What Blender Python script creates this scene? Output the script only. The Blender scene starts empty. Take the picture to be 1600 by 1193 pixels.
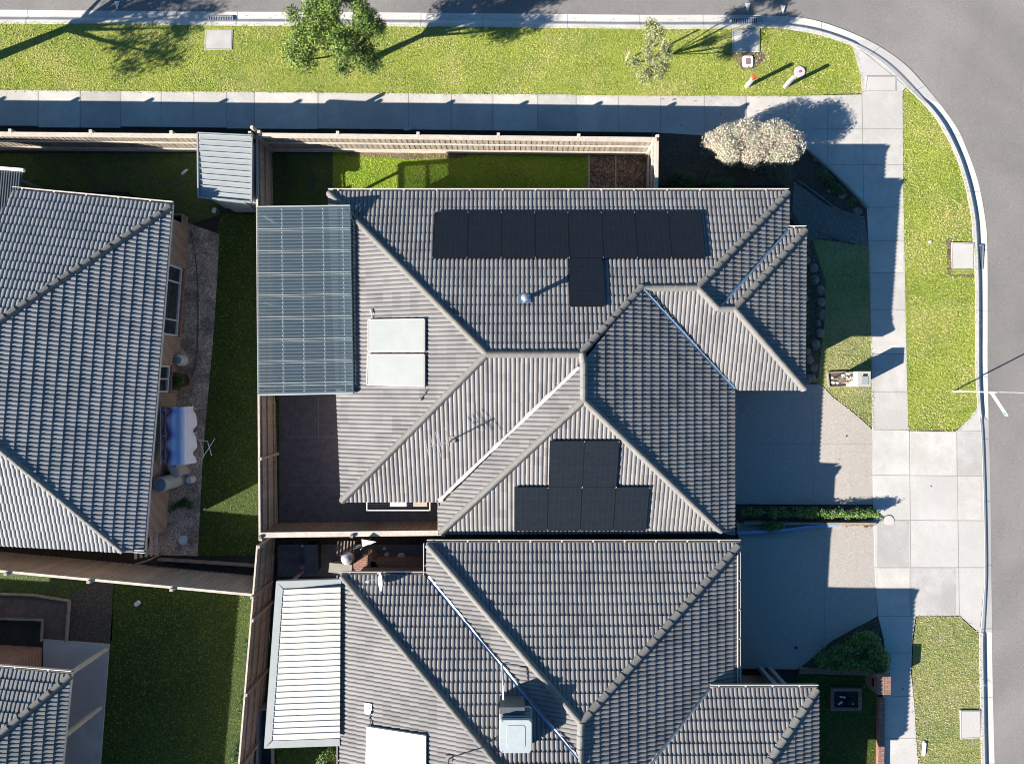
import bpy, bmesh, math, random
import numpy as np
from mathutils import Vector, Matrix, noise as mnoise
random.seed(7); RS = np.random.RandomState(7)
C = bpy.context.scene.collection
sc = bpy.context.scene
R = math.radians

# ------------------------------------------------------------------ camera, world, sun, exposure
CAMZ, FOC = 27.7, 1110.0            # drone height, focal length in pixels of a 1600 px wide frame
cam = bpy.data.objects.new('camera', bpy.data.cameras.new('camera')); C.objects.link(cam)
cam.location = (0, 0, CAMZ); cam.rotation_euler = (0, 0, 0)
cam.data.sensor_fit = 'HORIZONTAL'; cam.data.sensor_width = 36.0
cam.data.lens = 36.0 * FOC / 1600.0
cam.data.clip_end = 2000
sc.camera = cam
sc.cycles.filter_width = 1.0

SUN_EL, SUN_SH = 27.0, 27.0         # sun elevation, direction in which shadows fall (degrees from +x)
w = bpy.data.worlds.new("World"); sc.world = w; w.use_nodes = True
nt = w.node_tree; bg = nt.nodes['Background']
sky = nt.nodes.new('ShaderNodeTexSky'); sky.sky_type = 'NISHITA'; sky.sun_disc = False
sky.sun_elevation = R(SUN_EL); sky.sun_rotation = R(90 - (SUN_SH + 180)) % (2*math.pi)
sky.air_density = 1.0; sky.dust_density = 0.6; sky.ozone_density = 1.6
hs = nt.nodes.new('ShaderNodeHueSaturation'); hs.inputs['Saturation'].default_value = 1.42; nt.links.new(sky.outputs[0], hs.inputs['Color']); nt.links.new(hs.outputs[0], bg.inputs[0]); bg.inputs[1].default_value = 0.05
sun = bpy.data.objects.new('sun', bpy.data.lights.new('sun', 'SUN')); C.objects.link(sun)
sun.data.energy = 5.0; sun.data.angle = R(0.5); sun.data.color = (1.0, 0.93, 0.84)
a = R(SUN_SH); e = R(SUN_EL)
sd = Vector((math.cos(a)*math.cos(e), math.sin(a)*math.cos(e), -math.sin(e)))
sun.rotation_euler = sd.to_track_quat('-Z', 'Y').to_euler(); sun.location = (-30, -15, 30)
vs = sc.view_settings; vs.view_transform = 'Standard'; vs.look = 'None'; vs.gamma = 1; vs.use_curve_mapping = False
vs.exposure = 1.25

# ------------------------------------------------------------------ materials
MATS = {}
def mat(name, c1, c2=None, scale=3.0, rough=0.85, metal=0.0, bump=0.0, bscale=None, c3=None, detail=6, spec=0.4, fine=None, dist=0.02, stretch=None):
    """procedural material: c1/c2 mixed by noise, c3 large patches, fine=(scale,amount) speckle"""
    m = bpy.data.materials.new(name); m.use_nodes = True; MATS[name] = m
    n, l = m.node_tree.nodes, m.node_tree.links
    p = n['Principled BSDF']; p.inputs['Roughness'].default_value = rough; p.inputs['Metallic'].default_value = metal
    p.inputs['Specular IOR Level'].default_value = spec
    g = n.new('ShaderNodeNewGeometry'); src = g.outputs['Position']
    if stretch:
        mp = n.new('ShaderNodeVectorMath'); mp.operation = 'MULTIPLY'; mp.inputs[1].default_value = stretch
        l.new(src, mp.inputs[0]); src = mp.outputs[0]
    def nz(sc_, det=detail):
        t = n.new('ShaderNodeTexNoise'); t.inputs['Scale'].default_value = sc_; t.inputs['Detail'].default_value = det
        t.inputs['Roughness'].default_value = 0.65; l.new(src, t.inputs['Vector']); return t.outputs['Fac']
    def ramp(f, a_, b_, p0=.35, p1=.65):
        r = n.new('ShaderNodeValToRGB'); r.color_ramp.elements[0].position = p0; r.color_ramp.elements[1].position = p1
        r.color_ramp.elements[0].color = (*a_, 1); r.color_ramp.elements[1].color = (*b_, 1); l.new(f, r.inputs[0]); return r.outputs[0]
    col = None
    if c2 is None: c2 = tuple(x*0.85 for x in c1)
    col = ramp(nz(scale), c1, c2)
    if c3 is not None:
        mx = n.new('ShaderNodeMix'); mx.data_type = 'RGBA'
        l.new(ramp(nz(scale*0.13, 3), (0,0,0), (1,1,1), .45, .62), mx.inputs[0]); l.new(col, mx.inputs[6]); mx.inputs[7].default_value = (*c3, 1); col = mx.outputs[2]
    if fine:
        mx = n.new('ShaderNodeMix'); mx.data_type = 'RGBA'; mx.blend_type = 'MULTIPLY'; mx.inputs[0].default_value = 1
        v = 1-fine[1]
        l.new(col, mx.inputs[6]); l.new(ramp(nz(fine[0], 2), (v,v,v), (1+fine[1]*.6,)*3, .3, .7), mx.inputs[7]); col = mx.outputs[2]
    l.new(col, p.inputs['Base Color'])
    if bump:
        b = n.new('ShaderNodeBump'); b.inputs['Strength'].default_value = bump; b.inputs['Distance'].default_value = dist
        l.new(nz(bscale or scale*3), b.inputs['Height']); l.new(b.outputs[0], p.inputs['Normal'])
    return m

def tile_mat(name, ca, cb, cc, per):
    m = bpy.data.materials.new(name); m.use_nodes = True; MATS[name] = m
    n, l = m.node_tree.nodes, m.node_tree.links; p = n['Principled BSDF']
    p.inputs['Roughness'].default_value = .6; p.inputs['Specular IOR Level'].default_value = .4
    uv = n.new('ShaderNodeUVMap'); uv.uv_map = 'UVMap'
    dv = n.new('ShaderNodeVectorMath'); dv.operation = 'DIVIDE'; dv.inputs[1].default_value = (0.30, 0.345, 1); l.new(uv.outputs[0], dv.inputs[0])
    ad = n.new('ShaderNodeVectorMath'); ad.operation = 'ADD'; ad.inputs[1].default_value = (0.01, 0.01, 0.5); l.new(dv.outputs[0], ad.inputs[0])
    fl = n.new('ShaderNodeVectorMath'); fl.operation = 'FLOOR'; l.new(ad.outputs[0], fl.inputs[0])
    wn = n.new('ShaderNodeTexWhiteNoise'); wn.noise_dimensions = '3D'; l.new(fl.outputs[0], wn.inputs['Vector'])
    r = n.new('ShaderNodeValToRGB'); r.color_ramp.elements[0].color = (*ca, 1); r.color_ramp.elements[1].color = (*cb, 1); l.new(wn.outputs['Value'], r.inputs[0])
    g = n.new('ShaderNodeNewGeometry'); t = n.new('ShaderNodeTexNoise'); t.inputs['Scale'].default_value = .9; t.inputs['Detail'].default_value = 5; l.new(g.outputs['Position'], t.inputs['Vector'])
    mx = n.new('ShaderNodeMix'); mx.data_type = 'RGBA'; r2 = n.new('ShaderNodeValToRGB'); r2.color_ramp.elements[0].position = .4; r2.color_ramp.elements[1].position = .75; l.new(t.outputs['Fac'], r2.inputs[0])
    l.new(r2.outputs[0], mx.inputs[0]); l.new(r.outputs[0], mx.inputs[6]); mx.inputs[7].default_value = (*cc, 1)
    t2 = n.new('ShaderNodeTexNoise'); t2.inputs['Scale'].default_value = 40; t2.inputs['Detail'].default_value = 3; l.new(g.outputs['Position'], t2.inputs['Vector'])
    m2 = n.new('ShaderNodeMix'); m2.data_type = 'RGBA'; m2.blend_type = 'MULTIPLY'; m2.inputs[0].default_value = .5; l.new(mx.outputs[2], m2.inputs[6])
    r3 = n.new('ShaderNodeValToRGB'); r3.color_ramp.elements[0].color = (.6,.6,.6,1); r3.color_ramp.elements[0].position = .3; r3.color_ramp.elements[1].position = .6; l.new(t2.outputs['Fac'], r3.inputs[0])
    l.new(r3.outputs[0], m2.inputs[7]); l.new(m2.outputs[2], p.inputs['Base Color'])
    return m

def brick_mat(name, ca, cb, mortar, sc_=1.0):
    m = bpy.data.materials.new(name); m.use_nodes = True; MATS[name] = m
    n, l = m.node_tree.nodes, m.node_tree.links; p = n['Principled BSDF']; p.inputs['Roughness'].default_value = .9
    g = n.new('ShaderNodeNewGeometry')
    sp = n.new('ShaderNodeSeparateXYZ'); l.new(g.outputs['Position'], sp.inputs[0])
    sn = n.new('ShaderNodeSeparateXYZ'); l.new(g.outputs['Normal'], sn.inputs[0])
    def mth(op, a_, b_=None):
        q = n.new('ShaderNodeMath'); q.operation = op
        for i, v in enumerate((a_, b_)):
            if v is None: continue
            if isinstance(v, (int, float)): q.inputs[i].default_value = v
            else: l.new(v, q.inputs[i])
        return q.outputs[0]
    ax = mth('ABSOLUTE', sn.outputs[0]); ay = mth('ABSOLUTE', sn.outputs[1]); az = mth('ABSOLUTE', sn.outputs[2])
    u = mth('ADD', mth('MULTIPLY', sp.outputs[0], mth('ADD', ay, az)), mth('MULTIPLY', sp.outputs[1], ax))
    v = mth('ADD', sp.outputs[2], mth('MULTIPLY', sp.outputs[1], az))
    cb_ = n.new('ShaderNodeCombineXYZ'); l.new(u, cb_.inputs[0]); l.new(v, cb_.inputs[1])
    b = n.new('ShaderNodeTexBrick'); l.new(cb_.outputs[0], b.inputs['Vector'])
    b.inputs['Color1'].default_value = (*ca, 1); b.inputs['Color2'].default_value = (*cb, 1); b.inputs['Mortar'].default_value = (*mortar, 1)
    b.inputs['Scale'].default_value = 1.0; b.inputs['Brick Width'].default_value = .24*sc_; b.inputs['Row Height'].default_value = .086*sc_; b.inputs['Mortar Size'].default_value = .010*sc_
    l.new(b.outputs[0], p.inputs['Base Color']); return m

def grass_mat(name, cols, soil, patch=.5):
    m = bpy.data.materials.new(name); m.use_nodes = True; MATS[name] = m
    n, l = m.node_tree.nodes, m.node_tree.links; p = n['Principled BSDF']; p.inputs['Roughness'].default_value = .75; p.inputs['Specular IOR Level'].default_value = .25
    g = n.new('ShaderNodeNewGeometry')
    def nz(s, d=4, ro=.6):
        t = n.new('ShaderNodeTexNoise'); t.inputs['Scale'].default_value = s; t.inputs['Detail'].default_value = d; t.inputs['Roughness'].default_value = ro
        l.new(g.outputs['Position'], t.inputs['Vector']); return t.outputs['Fac']
    def ramp(f, cs, ps):
        r = n.new('ShaderNodeValToRGB'); r.color_ramp.elements[0].position = ps[0]; r.color_ramp.elements[1].position = ps[-1]
        r.color_ramp.elements[0].color = (*cs[0], 1); r.color_ramp.elements[1].color = (*cs[-1], 1)
        for c, q in list(zip(cs, ps))[1:-1]:
            el = r.color_ramp.elements.new(q); el.color = (*c, 1)
        l.new(f, r.inputs[0]); return r.outputs[0]
    a1 = ramp(nz(9, 6, .75), cols, [.3, .5, .68])
    mx = n.new('ShaderNodeMix'); mx.data_type = 'RGBA'; mx.blend_type = 'MULTIPLY'; mx.inputs[0].default_value = 1
    l.new(a1, mx.inputs[6]); l.new(ramp(nz(.7, 4), [(.72, .8, .7), (1.12, 1.05, 1)], [.35, .65]), mx.inputs[7])
    m2 = n.new('ShaderNodeMix'); m2.data_type = 'RGBA'
    l.new(ramp(nz(1.5, 7, .75), [(0,0,0), (1,1,1)], [patch, patch+.14]), m2.inputs[0]); l.new(mx.outputs[2], m2.inputs[6]); m2.inputs[7].default_value = (*soil, 1)
    l.new(m2.outputs[2], p.inputs['Base Color'])
    b = n.new('ShaderNodeBump'); b.inputs['Strength'].default_value = 1; b.inputs['Distance'].default_value = .035
    l.new(nz(16, 3, .7), b.inputs['Height']); l.new(b.outputs[0], p.inputs['Normal'])
    return m

tile_mat('tile_main', (.16,.155,.158), (.232,.223,.22), (.245,.237,.232), .15)
tile_mat('tile_left', (.185,.195,.21), (.26,.266,.276), (.27,.275,.285), .15)
tile_mat('tile_lower', (.16,.156,.158), (.232,.224,.22), (.25,.241,.236), .15)
tile_mat('tile_corner', (.18,.184,.18), (.22,.223,.217), (.24,.24,.232), .3)
mat('cap', (.20,.195,.185), (.15,.147,.142), 6, .7, fine=(30, .25))
mat('cap_pale', (.235,.228,.212), (.19,.184,.172), 5, .7, fine=(30, .2))
mat('concrete', (.60,.575,.54), (.47,.45,.42), 1.6, .9, c3=(.47,.45,.42), fine=(25, .12), bump=.1)
mat('concrete_new', (.62,.60,.57), (.50,.485,.455), 1.2, .9, c3=(.50,.48,.455), fine=(25, .1), bump=.1)
mat('concrete_a', (.62,.59,.55), (.52,.495,.46), 2.2, .9, c3=(.50,.475,.44), fine=(25, .12), bump=.1)
mat('concrete_b', (.53,.51,.485), (.43,.415,.395), 2.2, .9, c3=(.40,.385,.365), fine=(25, .14), bump=.1)
mat('joint', (.33,.31,.285), rough=1)
mat('aggregate', (.47,.43,.385), (.39,.36,.325), 30, .95, c3=(.42,.385,.345), fine=(18, .18), bump=.15, bscale=60)
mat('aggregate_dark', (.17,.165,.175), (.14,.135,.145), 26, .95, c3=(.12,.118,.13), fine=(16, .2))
mat('asphalt', (.220,.210,.202), (.198,.188,.180), 1.1, .95, c3=(.25,.237,.225), fine=(22, .20), bump=.1, bscale=90)
mat('asphalt_worn', (.24,.228,.218), (.20,.19,.18), 45, .95, fine=(30, .2))
mat('soil', (.055,.045,.038), (.03,.025,.022), 8, 1, c3=(.05,.05,.03), fine=(30, .4), bump=.6, bscale=30)
mat('bark', (.17,.135,.11), (.06,.05,.042), 14, 1, fine=(45, .5), bump=1, bscale=40, dist=.05)
mat('mulch_brown', (.20,.15,.11), (.09,.065,.05), 26, 1, fine=(50, .5), bump=1, bscale=40, dist=.05)  # warmer, slightly lighter brown than the bark
mat('pebble', (.36,.335,.31), (.15,.14,.13), 16, .95, fine=(50, .5), bump=1, bscale=45, dist=.05)
mat('gravel', (.78,.65,.52), (.50,.41,.33), 9, .95, c3=(.34,.285,.24), fine=(14, .6), bump=.8, bscale=30, dist=.04)
mat('dirt', (.20,.14,.11), (.14,.10,.08), 5, 1, c3=(.11,.08,.065), fine=(25, .3), bump=.4)
grass_mat('lawn_verge', [(.15,.22,.03), (.28,.34,.055), (.42,.41,.13)], (.36,.30,.18), .58)
grass_mat('lawn_shaded', [(.02,.038,.008), (.045,.075,.011), (.085,.11,.025)], (.07,.05,.03), .60)  # darker copy of the yard lawn, shade of the yards put into its colour
grass_mat('lawn_bright', [(.10,.18,.012), (.19,.29,.02), (.29,.36,.04)], (.16,.13,.07), .66)
grass_mat('lawn_dry', [(.13,.18,.05), (.27,.29,.10), (.40,.37,.19)], (.34,.29,.22), .56)
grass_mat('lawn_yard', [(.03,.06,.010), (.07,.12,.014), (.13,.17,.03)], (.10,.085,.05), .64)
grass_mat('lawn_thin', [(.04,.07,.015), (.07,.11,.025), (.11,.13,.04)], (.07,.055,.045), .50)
mat('blade_verge', (.25,.34,.045), (.45,.46,.12), 5, .7, c3=(.52,.46,.20), spec=.15)
mat('blade_dry', (.24,.30,.09), (.44,.42,.22), 5, .7, c3=(.50,.43,.28), spec=.15)
mat('blade_shaded', (.09,.15,.012), (.24,.32,.03), 9, .6, spec=.2)  # yard blades darkened, so the colour carries the shade
mat('blade_bright', (.20,.36,.02), (.38,.50,.05), 6, .7, c3=(.42,.42,.10), spec=.15)
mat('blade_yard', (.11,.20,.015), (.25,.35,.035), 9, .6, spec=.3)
mat('paling', (.42,.36,.29), (.30,.26,.22), 3, .9, c3=(.27,.235,.20), fine=(20, .25), stretch=(6,6,.6))
mat('paling_red', (.34,.23,.16), (.22,.155,.115), 3, .9, c3=(.28,.24,.20), fine=(20, .3), stretch=(6,6,.6))
mat('paling_grey', (.46,.41,.35), (.34,.30,.255), 3, .9, c3=(.50,.43,.35), fine=(20, .3), stretch=(6,6,.6))
mat('timber_pale', (.62,.55,.47), (.50,.44,.375), 3, .85, fine=(20, .2))
mat('timber_edge', (.36,.31,.26), (.25,.21,.18), 5, .9, fine=(20,.25))
mat('gutter', (.66,.63,.58), (.60,.57,.53), 2, .45)
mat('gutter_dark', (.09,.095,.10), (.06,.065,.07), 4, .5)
mat('eave_lining', (.55,.53,.50), rough=.8)
brick_mat('brick_tan', (.34,.22,.16), (.25,.16,.12), (.55,.48,.40))
brick_mat('brick_red', (.30,.13,.085), (.22,.095,.065), (.34,.29,.25))
brick_mat('brick_edge', (.38,.20,.15), (.28,.13,.10), (.12,.10,.09))
mat('render_wall', (.48,.45,.41), rough=.85)
mat('window_frame', (.72,.71,.69), rough=.4)
mat('glass_dark', (.02,.03,.04), (.04,.05,.06), 1, .08, spec=.8)
mat('zinc_sky', (.36,.47,.60), (.31,.41,.53), 6, .35, metal=.75, bump=.1)  # blue of the reflected sky put into the metal's colour
mat('zinc_bright', (.58,.58,.59), (.50,.50,.52), 6, .45, metal=.2)
mat('steel_light', (.36,.385,.385), (.32,.345,.345), 2, .5, metal=.1)
mat('steel_dark', (.14,.16,.17), (.10,.12,.13), 2, .5, metal=.2)
mat('steel_pipe', (.72,.72,.74), rough=.35, metal=.6)
mat('white_paint', (.80,.79,.77), (.72,.71,.70), 3, .5)
mat('white_glass', (.31,.33,.328), (.285,.305,.30), 2, .35, spec=.5)
mat('cream_sheet', (.60,.585,.53), (.54,.525,.47), .8, .6, c3=(.57,.54,.44))
mat('panel_frame', (.02,.022,.026), rough=.35, metal=.4)
mat('black', (.015,.015,.017), rough=.6)
mat('foil', (.50,.51,.53), rough=.3, metal=.5)
mat('cooler_body', (.43,.48,.50), (.39,.44,.46), 1.2, .55, fine=(9, .06))
mat('cooler_dark', (.07,.08,.09), rough=.6)
mat('red_paint', (.65,.10,.05), rough=.5)
mat('lavender', (.62,.50,.60), (.55,.44,.53), 5, .6)
mat('lid_brown', (.28,.17,.14), rough=.7)
mat('green_paint', (.02,.30,.18), rough=.5)
mat('rock', (.34,.29,.24), (.14,.12,.10), 5, .9, fine=(20, .3), bump=.6)
mat('trunk', (.30,.26,.22), (.16,.13,.11), 8, .95, fine=(20, .3), bump=.5)
mat('leaf_gum', (.09,.17,.03), (.22,.29,.055), 2.5, .55, c3=(.05,.10,.025), spec=.4)
mat('leaf_olive', (.22,.25,.10), (.34,.35,.16), 3, .55, spec=.4)
mat('leaf_silver', (.66,.63,.48), (.44,.42,.31), 7, .7, c3=(.58,.49,.40))
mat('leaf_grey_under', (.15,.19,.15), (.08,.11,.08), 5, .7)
mat('leaf_dark', (.05,.11,.03), (.09,.16,.045), 4, .55)
mat('leaf_hedge', (.08,.17,.035), (.17,.27,.07), 5, .5)
mat('leaf_dry', (.35,.26,.17), (.22,.15,.10), 6, .8)
mat('terracotta', (.35,.15,.09), rough=.8)
mat('tank_grey', (.50,.50,.48), (.43,.44,.43), 2, .5)
mat('tank_cap', (.20,.27,.33), rough=.5)
mat('dish', (.62,.68,.72), rough=.4)
mat('cloth_white', (.75,.73,.70), rough=.9)
mat('cloth_beige', (.50,.42,.33), rough=.9)
mat('plastic_white', (.70,.72,.72), rough=.5)
mat('plastic_sky_sheen', (.25,.38,.62), (.20,.30,.55), 3, .3, spec=.6)  # the blue is sky reflection painted into the strip's colour
mat('fabric_grey', (.35,.33,.30), (.28,.26,.24), 3, .9)
mat('fabric_pink', (.55,.22,.22), rough=.9)
mat('iron_grate', (.10,.10,.10), (.06,.06,.06), 8, .7, metal=.3)

def tracks():          # slightly polished wheel paths following the bend
    m = MATS['asphalt']; n, l = m.node_tree.nodes, m.node_tree.links; p = n['Principled BSDF']
    src = p.inputs['Base Color'].links[0].from_socket
    g_ = n.new('ShaderNodeNewGeometry'); d = n.new('ShaderNodeVectorMath'); d.operation = 'DISTANCE'; d.inputs[1].default_value = (9.2, 3.2, -.4)
    w_ = n.new('ShaderNodeTexNoise'); w_.inputs['Scale'].default_value = .35; l.new(g_.outputs['Position'], w_.inputs['Vector'])
    l.new(g_.outputs['Position'], d.inputs[0]); ad = n.new('ShaderNodeMath'); ad.operation = 'MULTIPLY_ADD'; ad.inputs[1].default_value = 1.6; l.new(w_.outputs['Fac'], ad.inputs[0]); l.new(d.outputs['Value'], ad.inputs[2])
    t = n.new('ShaderNodeTexNoise'); t.noise_dimensions = '1D'; t.inputs['Scale'].default_value = .8; t.inputs['Detail'].default_value = 0; l.new(ad.outputs[0], t.inputs['W'])
    r = n.new('ShaderNodeValToRGB'); r.color_ramp.elements[0].position = .2; r.color_ramp.elements[1].position = .8
    r.color_ramp.elements[0].color = (.93,.93,.93,1); r.color_ramp.elements[1].color = (1.07,1.065,1.06,1); l.new(t.outputs['Fac'], r.inputs[0])
    mx = n.new('ShaderNodeMix'); mx.data_type = 'RGBA'; mx.blend_type = 'MULTIPLY'; mx.inputs[0].default_value = 1
    l.new(src, mx.inputs[6]); l.new(r.outputs[0], mx.inputs[7]); l.new(mx.outputs[2], p.inputs['Base Color'])
tracks()
def poly_mat():        # tinted polycarbonate sheet
    m = bpy.data.materials.new('polycarbonate'); m.use_nodes = True; MATS['polycarbonate'] = m
    n, l = m.node_tree.nodes, m.node_tree.links; out = n['Material Output']; p = n['Principled BSDF']
    p.inputs['Base Color'].default_value = (.13,.185,.225,1); p.inputs['Roughness'].default_value = .24; p.inputs['Specular IOR Level'].default_value = .8
    t = n.new('ShaderNodeBsdfTransparent'); t.inputs[0].default_value = (.45,.52,.55,1)
    mx = n.new('ShaderNodeMixShader'); mx.inputs[0].default_value = .42
    l.new(t.outputs[0], mx.inputs[1]); l.new(p.outputs[0], mx.inputs[2]); l.new(mx.outputs[0], out.inputs[0])
poly_mat()
def cell_mat():
    m = bpy.data.materials.new('solar_cells'); m.use_nodes = True; MATS['solar_cells'] = m
    n, l = m.node_tree.nodes, m.node_tree.links; p = n['Principled BSDF']; p.inputs['Roughness'].default_value = .45; p.inputs['Specular IOR Level'].default_value = .22
    tc = n.new('ShaderNodeTexCoord'); b = n.new('ShaderNodeTexBrick'); b.offset = 0
    l.new(tc.outputs['Object'], b.inputs['Vector']); b.inputs['Scale'].default_value = 1
    b.inputs['Brick Width'].default_value = .182; b.inputs['Row Height'].default_value = .091; b.inputs['Mortar Size'].default_value = .007; b.inputs['Mortar Smooth'].default_value = .3
    b.inputs['Color1'].default_value = (.010,.014,.020,1); b.inputs['Color2'].default_value = (.013,.017,.024,1); b.inputs['Mortar'].default_value = (.018,.023,.032,1)
    l.new(b.outputs[0], p.inputs['Base Color'])
cell_mat()
def blanket_mat():
    m = bpy.data.materials.new('blanket'); m.use_nodes = True; MATS['blanket'] = m
    n, l = m.node_tree.nodes, m.node_tree.links; p = n['Principled BSDF']; p.inputs['Roughness'].default_value = .95
    uv = n.new('ShaderNodeUVMap'); uv.uv_map = 'UVMap'
    t = n.new('ShaderNodeTexNoise'); t.inputs['Scale'].default_value = 3.0; l.new(uv.outputs[0], t.inputs['Vector'])
    s = n.new('ShaderNodeSeparateXYZ'); l.new(uv.outputs[0], s.inputs[0])
    q = n.new('ShaderNodeMath'); q.operation = 'MULTIPLY_ADD'; q.inputs[1].default_value = .10; l.new(t.outputs['Fac'], q.inputs[0]); l.new(s.outputs[0], q.inputs[2])
    r = n.new('ShaderNodeValToRGB'); cr = r.color_ramp
    st = [(.08,(.26,.22,.42)), (.20,(.42,.32,.50)), (.31,(.16,.07,.22)), (.40,(.42,.30,.52)), (.47,(.38,.48,.84)), (.55,(.60,.69,.94)), (.74,(.74,.74,.92)), (.92,(.80,.80,.92))]
    cr.elements[0].position = st[0][0]; cr.elements[0].color = (*st[0][1],1); cr.elements[1].position = st[-1][0]; cr.elements[1].color = (*st[-1][1],1)
    for a_, c in st[1:-1]:
        el = cr.elements.new(a_); el.color = (*c, 1)
    l.new(q.outputs[0], r.inputs[0]); l.new(r.outputs[0], p.inputs['Base Color'])
blanket_mat()

# ------------------------------------------------------------------ geometry helpers
ORG = {}
def tag(o, label=None, cat=None, group=None, kind=None):
    if label: o['label'] = label
    if cat: o['category'] = cat
    if group: o['group'] = group
    if kind: o['kind'] = kind
    return o
def thing(name, label, cat, loc, group=None):
    o = bpy.data.objects.new(name, None); o.empty_display_size = .2; C.objects.link(o)
    o.location = loc; ORG[o] = Vector(loc); return tag(o, label, cat, group)
class MB:
    def __init__(s): s.v = []; s.f = []; s.m = []; s.uv = None
    def add(s, vs, fs, mi=0):
        b = len(s.v); s.v += [tuple(v) for v in vs]; s.f += [tuple(b+i for i in f) for f in fs]; s.m += [mi]*len(fs)
    def box(s, c, d, rz=0, mi=0, M=None):
        hx, hy, hz = d[0]/2, d[1]/2, d[2]/2
        vs = [Vector((x, y, z)) for z in (-hz, hz) for x, y in ((-hx,-hy),(hx,-hy),(hx,hy),(-hx,hy))]
        mt = M if M is not None else Matrix.Rotation(rz, 3, 'Z')
        s.add([mt @ v + Vector(c) for v in vs], [(3,2,1,0),(4,5,6,7),(0,1,5,4),(1,2,6,5),(2,3,7,6),(3,0,4,7)], mi)
    def bar(s, p0, p1, w_, h, mi=0, up=(0,0,1)):
        p0, p1 = Vector(p0), Vector(p1); d = (p1-p0); L = d.length
        if L < 1e-6: return
        x = d/L; y = Vector(up).cross(x)
        if y.length < 1e-4: y = Vector((0,1,0)).cross(x)
        y.normalize(); z = x.cross(y)
        M = Matrix((x, y, z)).transposed(); s.box((p0+p1)/2, (L, w_, h), mi=mi, M=M)
    def tube(s, pts, r, n=8, mi=0, r1=None):
        pts = [Vector(p) for p in pts]; rings = []
        for i, p in enumerate(pts):
            d = (pts[min(i+1, len(pts)-1)] - pts[max(i-1, 0)]).normalized()
            a_ = Vector((0,0,1)).cross(d)
            if a_.length < 1e-3: a_ = Vector((1,0,0))
            a_.normalize(); b_ = d.cross(a_)
            rr = r if r1 is None else r + (r1-r)*i/(len(pts)-1)
            rings.append([p + a_*rr*math.cos(2*math.pi*k/n) + b_*rr*math.sin(2*math.pi*k/n) for k in range(n)])
        vs = [v for q in rings for v in q]; fs = []
        for i in range(len(pts)-1):
            for k in range(n):
                fs.append((i*n+k, i*n+(k+1)%n, (i+1)*n+(k+1)%n, (i+1)*n+k))
        fs.append(tuple(range(n))[::-1]); fs.append(tuple((len(pts)-1)*n+k for k in range(n))); s.add(vs, fs, mi)
    def lathe(s, c, prof, n=16, mi=0, sx=1, sy=1):
        vs = []; fs = []
        for (r, z) in prof:
            for k in range(n): vs.append((c[0]+sx*r*math.cos(2*math.pi*k/n), c[1]+sy*r*math.sin(2*math.pi*k/n), c[2]+z))
        for i in range(len(prof)-1):
            for k in range(n): fs.append((i*n+k, i*n+(k+1)%n, (i+1)*n+(k+1)%n, (i+1)*n+k))
        fs.append(tuple((len(prof)-1)*n+k for k in range(n))); fs.append(tuple(range(n))[::-1]); s.add(vs, fs, mi)
    def prism(s, pts, z0, z1, mi=0):      # pts 2D CCW
        n = len(pts); vs = [(p[0], p[1], z0) for p in pts] + [(p[0], p[1], z1) for p in pts]
        s.add(vs, [tuple(range(n))[::-1], tuple(range(n, 2*n))] + [(i, (i+1)%n, n+(i+1)%n, n+i) for i in range(n)], mi)
    def build(s, name, mats, parent=None, loc=None, smooth=False):
        return mesh_obj(name, s.v, s.f, mats, parent, loc, s.m, smooth)
def mesh_obj(name, v, f, mats, parent=None, loc=None, mi=None, smooth=False, uv=None):
    org = ORG[parent] if parent is not None else Vector(loc if loc is not None else (0,0,0))
    va = np.array(v, dtype=np.float32).reshape(-1, 3) - np.array(org, dtype=np.float32)
    me = bpy.data.meshes.new(name)
    if isinstance(f, np.ndarray):
        k = f.shape[1]; me.vertices.add(len(va)); me.vertices.foreach_set('co', va.ravel())
        me.loops.add(f.size); me.loops.foreach_set('vertex_index', f.ravel().astype(np.int32))
        me.polygons.add(len(f)); me.polygons.foreach_set('loop_start', np.arange(0, f.size, k, dtype=np.int32))
        me.update(calc_edges=True)
    else:
        me.from_pydata([tuple(map(float, p)) for p in va], [], f)
    if isinstance(mats, str): mats = [mats]
    for m_ in mats: me.materials.append(MATS[m_])
    if mi is not None and len(mats) > 1: me.polygons.foreach_set('material_index', np.array(mi, dtype=np.int32))
    if smooth: me.polygons.foreach_set('use_smooth', np.ones(len(me.polygons), dtype=bool))
    o = bpy.data.objects.new(name, me); C.objects.link(o)
    if parent is not None: o.parent = parent
    else: o.location = org
    ORG[o] = org; return o
def kids(o): return [c for c in bpy.data.objects if c.parent == o]
def copy_tree(o, parent=None):
    ch = kids(o); c = o.copy(); C.objects.link(c); c.parent = parent; ORG[c] = ORG.get(o, Vector())
    for k in ch: copy_tree(k, c)
    return c

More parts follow.
